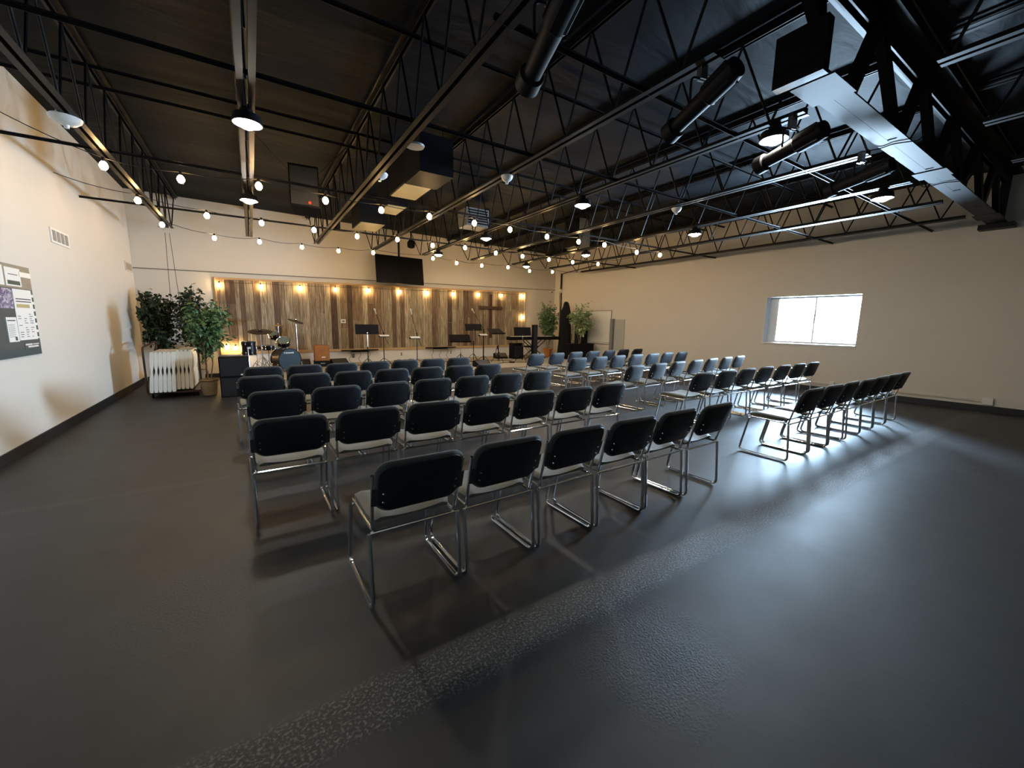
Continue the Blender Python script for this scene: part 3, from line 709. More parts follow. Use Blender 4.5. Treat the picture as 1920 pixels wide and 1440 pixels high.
for k, (xa, xb2) in enumerate((((-1.60), (-1.52)), ((-1.52), (-1.36)))):
    b = MB(); b.tube([(xa, 13.0, 3.62), (xb2, 12.1, 1.95)], .005, 5)
    tag(b.build('hanging_wire', M['copper_wire']), ('plain thin wire dropping straight into the dark ficus' if k == 0 else 'thin wire slanting down to the ficus tops from the first joist'), 'wire', 'wires above the ficus')

# ------------------------------------------------------------------ chairs
W = .555; HW = W/2
def rounded_pad(w, h, r, th, curve, nx=16, nz=10, puff=.012):
    """upright pad in XZ with rounded corners, curved back in y by curve, front at +y"""
    out = []
    def outline(hw, hh, rr):
        pts = []
        for cx, cz, a0 in ((hw-rr, hh-rr, 0), (-hw+rr, hh-rr, pi/2), (-hw+rr, -hh+rr, pi), (hw-rr, -hh+rr, 1.5*pi)):
            for i in range(7):
                a = a0+pi/2*i/6; pts.append((cx+rr*cos(a), cz+rr*sin(a)))
        return pts
    return outline(w/2, h/2, r)
def pad_mesh(w, h, r, th, curve, rings=((0, 1.0), (.25, 1.0), (.6, .985), (.9, .95), (1.0, .88), (1.0, .5), (1.0, .0))):
    o = rounded_pad(w, h, r, th, curve); n = len(o); vs = []; fs = []
    def yc(x): return -curve*(1-(x/(w/2))**2)
    full = [(1.0, .88, 0), (.90, .95, 0), (.6, .99, 0), (.2, 1.0, 0), (-.2, 1.0, 0), (-.6, .99, 0), (-.9, .95, 0), (-1.0, .88, 0)]
    # each ring scaled inward by fixed amount rather than factor
    def ring(inset, y):
        sx = (w/2-inset)/(w/2); sz = (h/2-inset)/(h/2)
        return [(x*sx, y+yc(x*sx), z*sz) for x, z in o]
    seq = []
    T = th/2
    for ang in range(0, 181, 30):
        a = radians(ang); seq.append((T*(1-sin(a)), T*cos(a)))
    rs = [ring(h*.5*.96, T*1.25), ring(h*.3, T*1.2)] + [ring(i_, y_) for i_, y_ in seq] + [ring(h*.3, -T), ring(h*.5*.96, -T)]
    for rg in rs: vs += rg
    for k in range(len(rs)-1):
        for j in range(n): fs.append((k*n+j, k*n+(j+1) % n, (k+1)*n+(j+1) % n, (k+1)*n+j))
    fs.append(tuple(range(n))[::-1]); fs.append(tuple((len(rs)-1)*n+j for j in range(n)))
    return vs, [f_[::-1] for f_ in fs]
def make_chair():
    t = thing('stacking_chair', 'x', 'chair')
    r = .0125
    # sled side loops
    for s in (-1, 1):
        x = s*(HW-.014)
        pts = fillet([(x, .48, .455), (x*1.0, .575, .014), (x, .0, .014), (x, .03, .455)], .06, 5)
        MB().tube(pts, r, 8).build('sled_leg', M['chrome'], t)
    # seat rails continuing into back uprights
    for s in (-1, 1):
        x = s*(HW-.037)
        pts = fillet([(x, .50, .475), (x, .04, .462), (x*1.02, .03, .52), (s*(HW-.02), -.055, .815)], .03, 4)
        MB().tube(pts, .010, 8).build('back_upright', M['chrome'], t)
    MB().tube([(-HW+.02, .035, .455), (HW-.02, .035, .455)], .009, 8).build('cross_rail', M['chrome'], t)
    MB().tube([(-HW+.02, .47, .45), (HW-.02, .47, .45)], .009, 8).build('cross_rail', M['chrome'], t)
    # seat pad: waterfall front, slightly dished
    nx, ny = 12, 10; vs = []; fs = []; sw = .245
    def top(u, v):
        ex = abs(u); z = .535 - .022*(1-u*u) + .01*v
        z -= .020*max(0, (ex-.8)/.2)**2; z -= .035*max(0, (v-.78)/.22)**2; z -= .012*max(0, (.1-v)/.1)**2
        return z
    for j in range(ny+1):
        for i in range(nx+1):
            u = -1+2*i/nx; v = j/ny
            cr_ = 1-.10*max(0, abs(v-.5)*2-.75)/.25*1
            vs.append((u*sw*cr_, .075+v*.44, top(u, v)))
    n0 = len(vs)
    for j in range(ny+1):
        for i in range(nx+1):
            x_, y_, z_ = vs[j*(nx+1)+i]; vs.append((x_*.985, y_, .478 + .012*(1 if j in (0, ny) else 0)))
    q = lambda i, j: j*(nx+1)+i
    for j in range(ny):
        for i in range(nx):
            fs.append((q(i, j), q(i+1, j), q(i+1, j+1), q(i, j+1))); fs.append((n0+q(i, j), n0+q(i, j+1), n0+q(i+1, j+1), n0+q(i+1, j)))
    for i in range(nx):
        fs.append((q(i, 0), n0+q(i, 0), n0+q(i+1, 0), q(i+1, 0))); fs.append((q(i, ny), q(i+1, ny), n0+q(i+1, ny), n0+q(i, ny)))
    for j in range(ny):
        fs.append((q(0, j), q(0, j+1), n0+q(0, j+1), n0+q(0, j))); fs.append((q(nx, j), n0+q(nx, j), n0+q(nx, j+1), q(nx, j+1)))
    MB().add(vs, fs).build('seat', M['seat'], t, ang=60)
    # back
    Tm = trs((0, -.048, .748), rx=radians(17))
    vs, fs = pad_mesh(.505, .315, .085, .042, .028)
    b = MB(); b.T = Tm; b.add(vs, fs); bk = b.build('backrest', M['fabric'], t, ang=60)
    vs, fs = pad_mesh(.475, .283, .072, .012, .028)
    b = MB(); b.T = Tm @ Matrix.Translation((0, -.020, 0)); b.add(vs, fs); b.build('back_shell', M['shell'], t, ang=60)
    for s in (-1, 1):
        b = MB(); b.T = Tm; b.add([(s*.265, -.016, -.11), (s*.185, -.036, -.11), (s*.185, -.036, .0), (s*.265, -.016, .0), (s*.265, -.012, -.11), (s*.185, -.030, -.11), (s*.185, -.030, .0), (s*.265, -.012, .0)],
              [(0, 1, 2, 3), (7, 6, 5, 4), (0, 4, 5, 1), (2, 6, 7, 3), (1, 5, 6, 2), (3, 7, 4, 0)] if s > 0 else [(3, 2, 1, 0), (4, 5, 6, 7), (1, 5, 4, 0), (3, 7, 6, 2), (2, 6, 5, 1), (0, 4, 7, 3)])
        br = b.build('side_bracket', M['bracket'], t, smooth=False)
        b = MB(); b.T = Tm
        pass
        for zz in (-.082, -.028):
            b = MB(); b.T = Tm; b.lathe([(.001, .006), (.006, .005), (.008, 0)], 8, trs((s*.205, -.034, zz), rx=radians(90))); b.build('screw', M['chrome'], br)
    return t
chairP = make_chair()
def ordn(i): return ['first', 'second', 'third', 'fourth', 'fifth', 'sixth', 'seventh'][i]
ROWS = []
# (block, row from stage, list of (centre x, y of rear feet), yaw)
def rowpts(x0, dx, n, y0, y1): return [(x0+dx*(i+.5), y0+(y1-y0)*(i/(max(1, n-1)))) for i in range(n)]
ROWS.append(('drum', 5, rowpts(.435, .575, 6, 2.08, 2.12)))
ROWS.append(('drum', 4, rowpts(-.09, .573, 7, 3.42, 3.48)))
ROWS.append(('drum', 3, rowpts(-.12, .573, 7, 4.72, 4.90)))
ROWS.append(('drum', 2, rowpts(-.23, .563, 7, 6.05, 6.14)))
ROWS.append(('drum', 1, rowpts(-.18, .565, 7, 7.20, 7.50)))
ROWS.append(('window', 5, rowpts(5.24, .597, 7, 2.06, 2.10)))
ROWS.append(('window', 4, rowpts(5.47, .66, 7, 3.60, 3.66)))
ROWS.append(('window', 3, rowpts(5.36, .72, 7, 4.85, 5.30)))
ROWS.append(('window', 2, rowpts(5.48, .685, 7, 6.48, 6.82)))
ROWS.append(('window', 1, rowpts(5.27, .69, 7, 7.70, 8.20)))
first = True
rowname = {1: 'front row at the stage', 2: 'second row from the stage', 3: 'middle row', 4: 'last row but one', 5: 'rearmost row by the camera'}
jr = random.Random(5)
for block, rn, pts in ROWS:
    n = len(pts)
    for i, (cx_, cy_) in enumerate(pts):
        k = n-1-i if block == 'drum' else i          # seats counted from the centre aisle
        nth = 'on the centre aisle' if k == 0 else ('at the outer end' if k == n-1 else ordn(k)+' from the centre aisle')
        lb = 'black padded chair %s, %s, %s block' % (nth, rowname[rn], 'drum' if block == 'drum' else 'window')
        slope = math.atan2(pts[-1][1]-pts[0][1], pts[-1][0]-pts[0][0])
        rz = slope + jr.uniform(-.02, .02)
        loc = (cx_, cy_+jr.uniform(-.012, .012), 0)
        if first: o = chairP; o.location = loc; o.rotation_euler = (0, 0, rz); o['label'] = lb; first = False
        else: o = dup(chairP, loc, rz, lb)
        o['group'] = 'chairs in rows, %s side' % ('drum' if block == 'drum' else 'window')

# ------------------------------------------------------------------ plants
def leaf(b, p, d, L, wd, roll):
    d = d.normalized(); s = d.cross(Vector((0, 0, 1)))
    if s.length < .1: s = Vector((1, 0, 0))
    s.normalize(); s = Matrix.Rotation(roll, 3, d) @ s; n = s.cross(d)
    b.add([p, p+d*L*.45+s*wd+n*.1*L, p+d*L-n*.12*L, p+d*L*.45-s*wd+n*.1*L, p+d*L*.5-n*.01*L], [(0, 1, 4), (1, 2, 4), (2, 3, 4), (3, 0, 4)])
def ficus(name, lb, loc, h0, h1, rx_, leafmat, nleaf, seed, pot=None, stems=3, L=.085, shape=1.0, cat='plant', lean=(0, 0), group='potted ficus trees'):
    rd = random.Random(seed)
    t = thing(name, lb, cat, loc, group=group)
    potz = {'basket': .34, 'terracotta': .36, None: .0, 'box': 0}[pot]
    if pot == 'basket':
        MB().lathe([(.115, 0), (.12, .01), (.155, .30), (.172, .31), (.172, .345), (.160, .345), (.15, .30)], 24, cap=False).build('wicker_pot', M['basket'], t)
        MB().lathe([(.001, .29), (.15, .29), (.15, .28)], 20).build('soil', M['soil'], t)
    elif pot == 'terracotta':
        MB().lathe([(.02, 0), (.13, 0), (.18, .26), (.20, .27), (.20, .33), (.185, .33), (.17, .27)], 24, cap=False).build('pot', M['terracotta'], t)
        MB().lathe([(.001, .27), (.17, .27), (.17, .26)], 20).build('soil', M['soil'], t)
    zc = (h0+h1)/2; zr = (h1-h0)/2
    b = MB(); tips = []
    base = .28 if pot else 0.0
    for s in range(stems):
        a = 2*pi*s/stems + rd.random(); p = Vector((.03*cos(a), .03*sin(a), base)); path = [p]; tgt = Vector((lean[0]+rx_*.35*cos(a), lean[1]+rx_*.35*sin(a), h0+zr*.9))
        for k in range(1, 7):
            q = p.lerp(tgt, k/6) + Vector((rd.uniform(-.02, .02), rd.uniform(-.02, .02), 0)); path.append(q)
        b.tube(path, [.014-.0016*k for k in range(7)], 6)
        for k in range(26):
            i0 = rd.randint(3, 6); q0 = path[i0]
            while True:
                v = Vector((rd.uniform(-1, 1), rd.uniform(-1, 1), rd.uniform(-1, 1)))
                if v.length <= 1: break
            q1 = Vector((lean[0]+v.x*rx_, lean[1]+v.y*rx_, zc+v.z*zr))
            if q1.z < q0.z-.15: q0 = path[2]
            mid = q0.lerp(q1, .5)+Vector((0, 0, .06)); b.tube([q0, mid, q1], [.005, .0035, .002], 4); tips.append((q0, mid, q1))
    b.build('stems', M['bark'], t)
    lim = LX+.06-loc[0]
    b = MB()
    for k in range(nleaf):
        q0, mid, q1 = rd.choice(tips); u = rd.uniform(.25, 1.05)
        p = q0.lerp(mid, u*2) if u < .5 else mid.lerp(q1, (u-.5)*2)
        p = p + Vector((rd.uniform(-.05, .05), rd.uniform(-.05, .05), rd.uniform(-.05, .05)))
        d = Vector((rd.uniform(-1, 1), rd.uniform(-1, 1), rd.uniform(-.9, .25)))
        if p.x < lim+.1: p.x = lim+.1+rd.random()*.05
        if p.x < lim+.25: d.x = abs(d.x)*.2
        leaf(b, p, d, L*rd.uniform(.7, 1.25), L*.30, rd.uniform(-.8, .8))
    b.build('foliage', leafmat, t, smooth=False)
    return t
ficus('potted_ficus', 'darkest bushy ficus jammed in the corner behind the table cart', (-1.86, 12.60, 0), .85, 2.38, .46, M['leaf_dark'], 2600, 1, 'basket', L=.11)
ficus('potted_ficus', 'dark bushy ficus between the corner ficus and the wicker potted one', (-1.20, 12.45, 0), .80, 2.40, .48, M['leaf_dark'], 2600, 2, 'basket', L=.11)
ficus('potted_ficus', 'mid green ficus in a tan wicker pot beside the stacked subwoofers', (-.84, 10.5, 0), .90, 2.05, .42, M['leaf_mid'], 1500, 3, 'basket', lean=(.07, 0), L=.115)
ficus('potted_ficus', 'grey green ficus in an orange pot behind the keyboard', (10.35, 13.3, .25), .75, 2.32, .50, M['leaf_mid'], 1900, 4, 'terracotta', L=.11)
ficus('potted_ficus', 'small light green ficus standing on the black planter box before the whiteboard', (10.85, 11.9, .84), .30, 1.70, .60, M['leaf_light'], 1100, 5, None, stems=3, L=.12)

# ------------------------------------------------------------------ table cart
t = thing('table_cart', 'dark brown steel rolling cart holding white folding tables on edge', 'cart', (-1.40, 10.45, 0))
b = MB(); b.box(-.42, .42, .0, 1.45, .09, .13); b.build('deck', M['brown_steel'], t, smooth=False)
for x, y in ((-.36, .1), (.36, .1), (-.36, 1.35), (.36, 1.35)):
    MB().lathe([(.02, -.015), (.045, -.012), (.045, .012), (.02, .015)], 14, trs((x, y, .045), ry=radians(90))).build('caster', M['black'], t)
for s in (-1, 1):
    MB().tube(fillet([(s*.43, .05, .11), (s*.43, .05, 1.02), (s*.43, 1.4, 1.08), (s*.43, 1.4, .11)], .08), .018, 8).build('side_rail', M['brown_steel'], t)
MB().tube([(-.43, 1.42, .9), (.43, 1.42, .9)], .014, 8).build('rear_rail', M['brown_steel'], t)
px_ = -.35
for k in range(10):
    lbs = ['outermost on the wall side', 'second from the wall side', 'third from the wall side', 'fourth from the wall side', 'fifth from the wall side', 'sixth from the wall side',
           'fourth from the stage side, cream', 'third from the stage side, cream', 'second from the stage side, cream', 'outermost beside the wicker pot']
    cream = k >= 6
    tt = thing('folding_table', 'folded %s plastic table on the cart, %s' % ('cream' if cream else 'white', lbs[k].replace(', cream', '')), 'folding table', (-1.40+px_+.01, 10.32 if not cream else 10.42, .135), 0, 'folding tables on the cart')
    tt.rotation_euler = (0, radians(5.0 - k*.35), 0)
    th = .062; H = .80 if cream else .80; D = 1.0
    b = MB(); nz = 18; prof = []
    z0 = 0 if not cream else .03
    for i in range(nz+1):
        z = z0 + (H)*i/nz; dn = .016*math.exp(-((z-.42)/.07)**2)
        prof.append((z, dn + (.008 if i in (0, nz) else 0)))
    vs = []
    for z, dn in prof:
        vs += [(-th/2+dn, 0, z), (th/2-dn, 0, z), (th/2-dn, D, z), (-th/2+dn, D, z)]
    fs = [(0, 3, 2, 1), tuple(nz*4+i for i in range(4))]
    for i in range(nz):
        for j in range(4): fs.append((i*4+j, i*4+(j+1) % 4, (i+1)*4+(j+1) % 4, (i+1)*4+j))
    b.add(vs, fs); b.build('table_slab', M['table_cream' if cream else 'table_white'], tt, ang=50)
    MB().tube([(-.002, -.006, .36), (-.002, -.012, .42), (-.002, -.006, .48)], .005, 5).build('carry_handle', M['white'], tt)
    px_ += .068

# ------------------------------------------------------------------ subwoofers
for k, (z, lb) in enumerate(((0, 'lower of two stacked black subwoofers at the stage corner'), (.415, 'upper of two stacked black subwoofers beneath the glowing bulbs'))):
    t = thing('subwoofer', lb, 'subwoofer', (-.36, 10.0, z), 0, 'stacked subwoofers')
    MB().box(-.26, .26, 0, .33, 0, .41).build('cabinet', M['black'], t, smooth=False)
    MB().box(-.24, .24, -.012, 0, .02, .39).build('grille', M['shell'], t, smooth=False)
    MB().box(.10, .16, -.018, -.012, .03, .055).build('badge', M['white'], t, smooth=False)

# ------------------------------------------------------------------ drums
ST = .25
def hoop(b, r, z, M_, rt=.008, n=28):
    pts = [M_ @ Vector((r*cos(2*pi*i/n), r*sin(2*pi*i/n), z)) for i in range(n+1)]; b.tube(pts, rt, 6, caps=False)
def drum(name, lb, loc, r, h, R, legs=None, headmat='drum_skin', cat='drum', kick=False):
    t = thing(name, lb, cat, loc)
    MT = R
    b = MB(); b.lathe([(r, 0), (r, h)], 30, MT, cap=False); b.lathe([(r-.006, 0), (r-.006, h)], 30, MT, cap=False); b.build('shell', M['drum_shell'], t)
    b = MB(); hoop(b, r+.006, 0, MT); hoop(b, r+.006, h, MT); b.build('hoops', M['chrome'] if not kick else M['drum_shell'], t)
    MB().lathe([(.001, h+.004), (r, h+.002)], 30, MT, cap=False).build('drum_head', M[headmat], t)
    MB().lathe([(.001, -.004), (r, -.002)], 30, MT, cap=False).build('bottom_head', M['drum_skin'], t)
    b = MB()
    for k in range(8):
        a = 2*pi*(k+.5)/8
        for zz in (h*.18, h*.82): b.lathe([(.012, -.018), (.014, 0), (.012, .018)], 8, MT @ trs(((r+.014)*cos(a), (r+.014)*sin(a), zz)))
        for z_a, z_b in ((h*.05, h*.2), (h*.8, h*.97)): b.tube([MT @ Vector(((r+.016)*cos(a), (r+.016)*sin(a), z_a)), MT @ Vector(((r+.016)*cos(a), (r+.016)*sin(a), z_b))], .004, 5)
    b.build('lugs', M['chrome'], t)
    return t
KR = Matrix.Rotation(radians(24), 4, 'Z') @ Matrix.Rotation(radians(90), 4, 'X')
t = drum('bass_drum', 'black bass drum with a smoky front head and white lettering', (.62, 12.35, ST+.31), .285, .42, KR, headmat='drum_head', kick=True)
# lettering on the front head (illegible white wordmark): small strokes
b = MB(); b.T = KR @ Matrix.Translation((-.02, .165, .426)); xx = -.13
for k, wch in enumerate((.034, .026, .014, .026, .028, .026, .028)):
    b.box(xx, xx+.009, 0, .042 if k in (0, 2, 6) else .032, 0, .003)
    b.box(xx, xx+wch, .026, .034, 0, .003)
    if k != 2: b.box(xx+wch-.009, xx+wch, 0 if k else .018, .03, 0, .003)
    if k in (1, 3, 6): b.box(xx, xx+wch, 0, .008, 0, .003)
    xx += wch+.011
b.build('head_lettering', M['white'], t, smooth=False)
MB().lathe([(.285, .421), (.30, .425), (.30, .40), (.287, .39)], 34, KR, cap=False).build('front_hoop', M['drum_shell'], t)
for s in (-1, 1):
    d = Matrix.Rotation(radians(24), 4, 'Z'); MB().tube([d @ Vector((s*.26, -.30, -.08)), d @ Vector((s*.40, -.42, -.30))], .008, 6).build('spur', M['chrome'], t)
t = drum('floor_tom', 'black floor tom with chrome lugs beside the first cymbal', (-.10, 12.35, .69), .155, .34, Matrix())
b = MB()
for a in (.4, 2.5, 4.6): b.tube([(.175*cos(a), .175*sin(a), .2), (.175*cos(a), .175*sin(a), -.40), (.19*cos(a), .19*sin(a), -.435)], .007, 6)
b.build('legs', M['chrome'], t)
MB().box(-.04, .04, -.163, -.157, .16, .21).build('badge', M['white'], t)
t = drum('rack_tom', 'tilted black rack tom with a grey green head on the bass drum', (.68, 12.25, .95), .14, .15, Matrix.Rotation(radians(38), 4, 'X'))
MB().tube([(0, .05, -.03), (0, .05, -.18)], .012, 6).build('mount_post', M['chrome'], t)
t = drum('rack_tom', 'small black tom tilted behind the front rack tom', (.50, 12.5, 1.12), .115, .14, Matrix.Rotation(radians(-15), 4, 'Y') @ Matrix.Rotation(radians(30), 4, 'X'))
MB().tube([(0, .05, -.03), (.05, .0, -.35)], .012, 6).build('mount_post', M['chrome'], t)
t = drum('snare_drum', 'chrome hooped snare drum low between the tom and the bass drum', (.34, 12.7, .78), .15, .12, Matrix())
MB().tube([(0, 0, 0), (0, 0, -.5)], .012, 6).build('snare_stand', M['chrome'], t)
def tripod(b, h, r, hub, n=3, a0=.3, rr=.008, brace=True):
    for k in range(n):
        a = a0+2*pi*k/n; b.tube(fillet([(0.02*cos(a), .02*sin(a), hub), (r*.55*cos(a), r*.55*sin(a), hub*.62), (r*cos(a), r*sin(a), .01)], .1), rr, 6)
        if brace: b.tube([(0, 0, hub*.28), (r*.55*cos(a), r*.55*sin(a), hub*.60)], rr*.7, 5)
def cymbal(lb, loc, zc, r, tilt, tz, mat='cymbal', tr=.30, pole=None):
    t = thing('cymbal_stand', lb, 'cymbal', loc, group='cymbals of the drum kit')
    Rm = trs((0, 0, zc), rz=tz) @ Matrix.Rotation(tilt, 4, 'X')
    b = MB(); b.lathe([(r, -.012), (r*.5, .002), (r*.2, .010), (.03, .030), (.008, .034), (.008, .028), (.028, .024), (r*.2, .006), (r*.5, -.002), (r*.998, -.015)], 36, Rm, cap=False); b.build('cymbal_disc', M[mat], t)
    b = MB(); b.tube([(0, 0, .1), (0, 0, zc+.05)], [.012, .008], 8); b.lathe([(.02, 0), (.02, .05)], 10, trs((0, 0, zc*.62))); b.lathe([(.015, 0), (.015, .03)], 10, trs((0, 0, zc-.07))); b.build('pole', M['chrome'], t)
    b = MB(); tripod(b, 0, tr, .42, a0=.9, rr=.011); b.build('tripod_legs', M['chrome'], t)
cymbal('flat black cymbal on a chrome double-braced stand left of the bass drum', (.17, 12.0, ST), 1.05, .265, radians(14), 0)
cymbal('tilted black crash cymbal highest above the drum kit', (1.02, 12.5, ST), 1.32, .20, radians(20), radians(55), tr=.20)
cymbal('small brass edged splash cymbal between the tom and the crash cymbal', (.60, 12.6, ST), 1.20, .13, radians(6), 0, 'brass', tr=.2)
t = thing('drum_throne', 'round dark drum stool seat behind the first cymbal', 'stool', (.20, 13.15, ST))
MB().lathe([(.001, .62), (.14, .62), (.16, .60), (.16, .54), (.12, .52)], 20).build('round_seat', M['brown_steel'], t)
b = MB(); b.tube([(0, 0, .1), (0, 0, .53)], .015, 8); tripod(b, 0, .25, .3); b.build('stool_stand', M['chrome'], t)
t = thing('cajon', 'brown wooden box drum standing on a black case', 'box drum', (1.70, 13.0, ST+.16))
b = MB(); b.box(-.20, .20, 0, .30, .0, .46); b.build('box_body', M['oak'], t, smooth=False)
b = MB(); b.box(-.19, .19, -.008, 0, .01, .45); b.build('front_plate', simple('figured_front_wood', (.36, .14, .04), .35, noise=.5, scale=5), t, smooth=False)
b = MB(); b.box(-.02, .08, -.011, -.008, .09, .12); b.build('badge', M['white'], t)
t = thing('black_case', 'flat black case under the wooden box drum', 'case', (1.70, 13.0, ST))
MB().box(-.21, .21, -.02, .32, 0, .155).build('case_body', M['black'], t, smooth=False)
MB().box(-.06, .06, -.03, -.02, .07, .10).build('case_handle', M['grey_metal'], t, smooth=False)
for x, y, rz, lb in ((1.15, 13.2, 0, 'black wedge floor monitor between the bass drum and the box drum'), (2.18, 13.05, .2, 'black wedge floor monitor on the far side of the box drum'), (5.95, 10.9, .1, 'black wedge floor monitor at the stage lip beyond the centre aisle'), (8.0, 13.2, -.2, 'black rounded floor monitor beside the keyboard')):
    t = thing('floor_monitor', lb, 'floor monitor', (x, y, ST), rz, group='stage floor monitors')
    b = MB(); b.add([(-.24, -.16, 0), (.24, -.16, 0), (.24, .2, 0), (-.24, .2, 0), (-.24, -.16, .05), (.24, -.16, .05), (.24, .12, .20), (-.24, .12, .20), (.24, .2, .17), (-.24, .2, .17)],
                    [(0, 3, 2, 1), (0, 1, 5, 4), (4, 5, 6, 7), (7, 6, 8, 9), (2, 3, 9, 8), (1, 2, 8, 6, 5), (3, 0, 4, 7, 9)]); b.build('wedge_cabinet', M['black'], t, smooth=False)
    b = MB(); b.T = trs((0, -.02, .127), rx=radians(28)); b.box(-.21, .21, -.13, .13, 0, .006); b.build('grille', M['shell'], t, smooth=False)

# ------------------------------------------------------------------ music stands
def music_stand(lb, x, y, zlo, zhi, w_, rz, tilt, base=ST):
    t = thing('music_stand', lb, 'music stand', (x, y, base), rz, 'black music stands on the stage')
    h = (zhi-zlo)/max(.2, cos(tilt)); zc = zlo-base
    Mx = trs((0, 0, zc), rx=-tilt)
    b = MB(); b.T = Mx; b.box(-w_/2, w_/2, 0, .006, 0, h); b.box(-w_/2, w_/2, -.05, 0, 0, .006); b.build('desk', M['black'], t, smooth=False)
    b = MB(); b.tube([(0, .02, zc+.04), (0, .02, zc-.38)], .010, 8); b.lathe([(.016, 0), (.016, .03)], 8, trs((0, .02, zc+.02))); b.build('upper_pole', M['chrome'], t)
    b = MB(); b.tube([(0, .02, zc-.36), (0, .02, .05)], .014, 8); b.build('lower_pole', M['black'], t)
    b = MB(); b.T = Matrix.Translation((0, .02, 0)); tripod(b, 0, .26, .26, a0=.5, rr=.009, brace=False); b.build('tripod_legs', M['black'], t)
music_stand('black music stand with its desk upright nearest the box drum', 2.78, 12.0, 1.22, 1.50, .64, radians(-4), radians(12))
music_stand('low black music stand with its desk tipped back mid stage', 5.92, 12.4, .93, 1.18, .72, radians(-16), radians(52))
music_stand('tall black music stand before the low panel shelf, desk upright', 6.50, 12.55, 1.32, 1.55, .64, 0, radians(14))
music_stand('black music stand in front of the cross, desk tipped back', 7.10, 11.85, 1.22, 1.40, .66, radians(18), radians(55))
music_stand('broad black music stand facing the keyboard', 8.10, 11.85, 1.16, 1.46, .72, 0, radians(12))
def mic_stand(lb, x, y, top, tail, pivot, box):
    t = thing('microphone_stand', lb, 'microphone stand', (x, y, ST), 0, 'microphone stands on the stage')
    z = lambda p: (p[0]-x, 0, p[1]-ST)
    b = MB(); b.tube([(0, 0, .05), (0, 0, pivot-ST)], [.014, .010], 8); b.build('pole', M['black'], t)
    b = MB(); b.tube([z(tail), (0, 0, pivot-ST), z(top)], .007, 6); b.lathe([(.018, -.02), (.018, .02)], 8, trs((0, 0, pivot-ST), rx=radians(90))); b.build('boom_arm', M['black'], t)
    d = Vector(z(top))-Vector((0, 0, pivot-ST)); d.normalize(); p = Vector(z(top))
    b = MB(); b.tube([p, p+d*.10, p+d*.12, p+d*.16, p+d*.175], [.012, .017, .026, .026, .012], 10); b.build('microphone', M['cream_metal'], t)
    b = MB(); tripod(b, 0, .28, .24, a0=.2, rr=.009, brace=False); b.build('tripod_legs', M['black'], t)
    bxm = thing('monitor_mixer', 'small white topped mixer clamped to the ' + lb.replace('black microphone stand', 'stand'), 'mixer', (x+box[0], y-.06, box[1]), 0, 'personal mixers on microphone stands')
    MB().box(-.15, .15, -.05, .05, 0, .05).build('mixer_case', M['black'], bxm, smooth=False)
    b = MB(); b.T = rotx(20); b.box(-.14, .14, -.07, .04, .05, .06); b.build('mixer_top', M['white'], bxm, smooth=False)
mic_stand('black microphone stand beside the upright music stand', 3.29, 12.2, (3.10, 1.80), (3.42, .92), 1.26, (.0, 1.13))
mic_stand('black microphone stand alone at mid stage', 4.07, 11.5, (3.93, 1.80), (4.20, .89), 1.26, (-.08, 1.10))
mic_stand('black microphone stand before the cross', 6.47, 11.78, (6.12, 1.90), (6.55, 1.1), 1.38, (-.06, 1.16))
t = thing('tall_straight_stand', 'thin straight black stand rising in front of the cross', 'stand', (6.62, 12.1, ST))
MB().tube([(0, 0, .02), (0, 0, 1.84)], .008, 6).build('pole', M['black'], t)
MB().lathe([(.14, 0), (.14, .012), (.02, .03)], 20).build('round_base', M['black'], t)
t = thing('instrument_stand', 'small black A-frame guitar stand at the foot of the wall', 'guitar stand', (8.05, 13.55, ST))
b = MB(); b.tube(fillet([(-.14, 0, .01), (0, 0, .42), (.16, 0, .01)], .04), .012, 6); b.tube([(0, 0, .38), (.02, -.22, .01)], .010, 6); b.build('frame', M['black'], t)
MB().lathe([(.001, .40), (.025, .41), (.02, .46), (.001, .47)], 10).build('cap', M['black'], t)
# coiled cables
def coil(lb, x, y, r, seed):
    rd = random.Random(seed); pts = []
    for k in range(70): a = k*.5; q = r*(.5+.5*rd.random()); pts.append((x+q*cos(a), y+q*.5*sin(a), ST+.012+.06*rd.random()))
    tag(MB().tube(fillet(pts, .03, 2), .008, 5).build('cable_tangle', M['copper_wire']), lb, 'cable')
coil('tangle of black cables at the foot of the wall behind the mid stage microphone', 4.3, 13.4, .42, 1)
for k, (pts, lb) in enumerate((([(5.2, 12.9, 0), (6.2, 12.4, 0), (7.0, 12.7, 0), (7.9, 12.2, 0)], 'black cable snaking behind the music stands'), ([(5.6, 11.6, 0), (6.6, 11.3, 0), (7.3, 11.7, 0), (8.4, 11.3, 0)], 'black cable lying across the open stage carpet'), ([(1.2, 12.6, 0), (2.2, 12.9, 0), (3.1, 12.6, 0), (4.0, 13.1, 0)], 'black cable trailing from the drums along the stage'))):
    tag(MB().tube(fillet([(x, y, ST+.012) for x, y, _ in pts], .5), .010, 6).build('stage_cable', M['copper_wire']), lb, 'cable', 'cables on the stage')
t = thing('foot_pedal', 'small black foot pedal on the open stage carpet', 'pedal', (7.45, 11.55, ST))
MB().box(-.06, .06, -.08, .08, 0, .05).build('pedal_body', M['black'], t); MB().box(-.04, .04, -.07, .02, .05, .06).build('footswitch', M['grey_metal'], t)

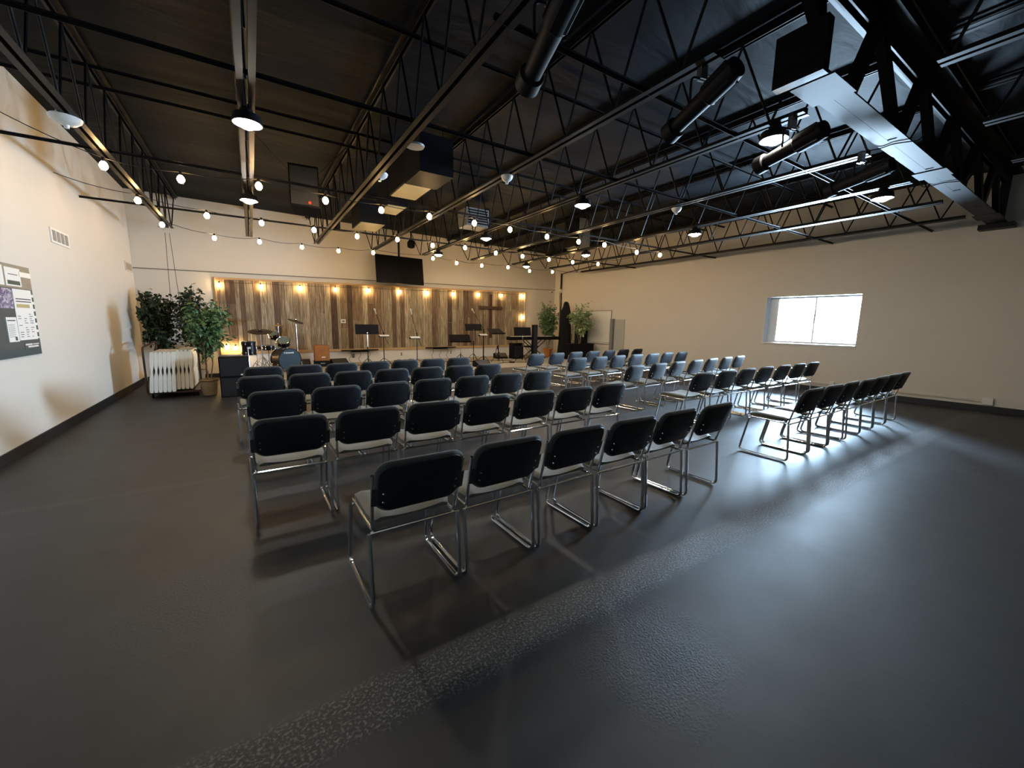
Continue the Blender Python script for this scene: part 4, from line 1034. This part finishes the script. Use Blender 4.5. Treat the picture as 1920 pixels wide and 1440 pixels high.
# ------------------------------------------------------------------ keyboard corner
t = thing('stage_keyboard', 'long black keyboard on an X stand in front of the stage ficus', 'keyboard', (9.1, 12.55, 0))
MB().box(-1.15, 1.15, -.15, .17, .98, 1.10).build('keyboard_body', M['black'], t, smooth=False)
b = MB(); b.box(-1.0, .9, .02, .15, 1.10, 1.115); b.build('white_keys', M['white'], t, smooth=False)
b = MB()
for s in (-1, 1):
    b.tube([(s*.45, -.12, .97), (-s*.45, -.12, ST+.02)], .016, 6); b.tube([(s*.45, .14, .97), (-s*.45, .14, ST+.02)], .016, 6)
b.build('x_stand', M['black'], t)
t = thing('column_speaker', 'slim upright black column speaker rising in front of the keyboard', 'loudspeaker', (8.90, 12.25, ST))
MB().box(-.095, .095, -.06, .06, .06, 1.30).build('column', M['black'], t, smooth=False)
MB().box(-.15, .15, -.12, .12, 0, .06).build('foot_plate', M['black'], t, smooth=False)
MB().box(-.08, .08, -.066, -.06, .1, 1.26).build('grille', M['shell'], t, smooth=False)
t = thing('keyboard_amplifier', 'black amplifier box under the end of the keyboard', 'amplifier', (8.5, 12.78, ST))
MB().box(-.20, .24, -.04, .3, 0, .60).build('cabinet', M['black'], t, smooth=False)
MB().box(-.17, .21, -.05, -.04, .05, .5).build('grille', M['shell'], t, smooth=False)
t = thing('keyboard_stool', 'chrome framed stool with black seat under the keyboard', 'stool', (9.25, 12.95, ST))
MB().box(-.25, .25, -.15, .15, .42, .48).build('padded_seat', M['black'], t)
b = MB()
for s in (-1, 1): b.tube([(s*.22, -.1, .41), (-s*.2, -.1, .01)], .014, 6); b.tube([(s*.22, .1, .41), (-s*.2, .1, .01)], .014, 6)
b.build('crossed_legs', M['chrome'], t)
# black planter box
t = thing('planter_box', 'black box under the small light green ficus', 'box', (10.75, 11.9, ST))
MB().box(-.62, .62, -.25, .25, 0, .56).build('box_body', M['black'], t, smooth=False)
MB().box(-.64, .64, -.27, .27, .56, .59).build('box_top', M['black'], t, smooth=False)
# draped cloth
t = thing('draped_cloth', 'black cloth draped over a tall stand in the back corner', 'draped cloth', (11.02, 13.05, ST))
n = 48; prof = [(.30, 0), (.29, .3), (.27, .7), (.255, 1.1), (.25, 1.4), (.235, 1.65), (.19, 1.88), (.13, 2.08), (.10, 2.20), (.06, 2.26), (.005, 2.27)]
vs = []; fs = []
for i, (r, z) in enumerate(prof):
    for j in range(n):
        a = 2*pi*j/n; f_ = 1 + (.10*sin(7*a+z*.6)+.05*sin(13*a+1))*max(0, 1-z/2.2)
        ox = .04*sin(z*1.6) + (.05 if z > 1.9 else 0)
        if z > 1.6 and cos(a) > .6: f_ *= 1.25
        vs.append((r*f_*cos(a)+ox, r*f_*sin(a)*.8, z))
for i in range(len(prof)-1):
    for j in range(n): fs.append((i*n+j, i*n+(j+1) % n, (i+1)*n+(j+1) % n, (i+1)*n+j))
MB().add(vs, fs).build('cloth', M['cloth_black'], t, ang=80)
MB().tube([(0, 0, .0), (0, 0, 2.2)], .02, 6).build('inner_stand', M['black'], t)
t = thing('speaker_case', 'tall black case between the draped cloth and the whiteboard', 'case', (11.42, 12.45, ST))
MB().box(-.18, .16, -.2, .2, 0, 1.50).build('case_body', M['cloth_black'], t, smooth=False)
MB().box(-.05, .05, -.212, -.2, 1.2, 1.25).build('case_handle', M['black'], t)
for o in list(bpy.data.objects):
    if o.type == 'EMPTY' and not o.children and 'category' in o: bpy.data.objects.remove(o)
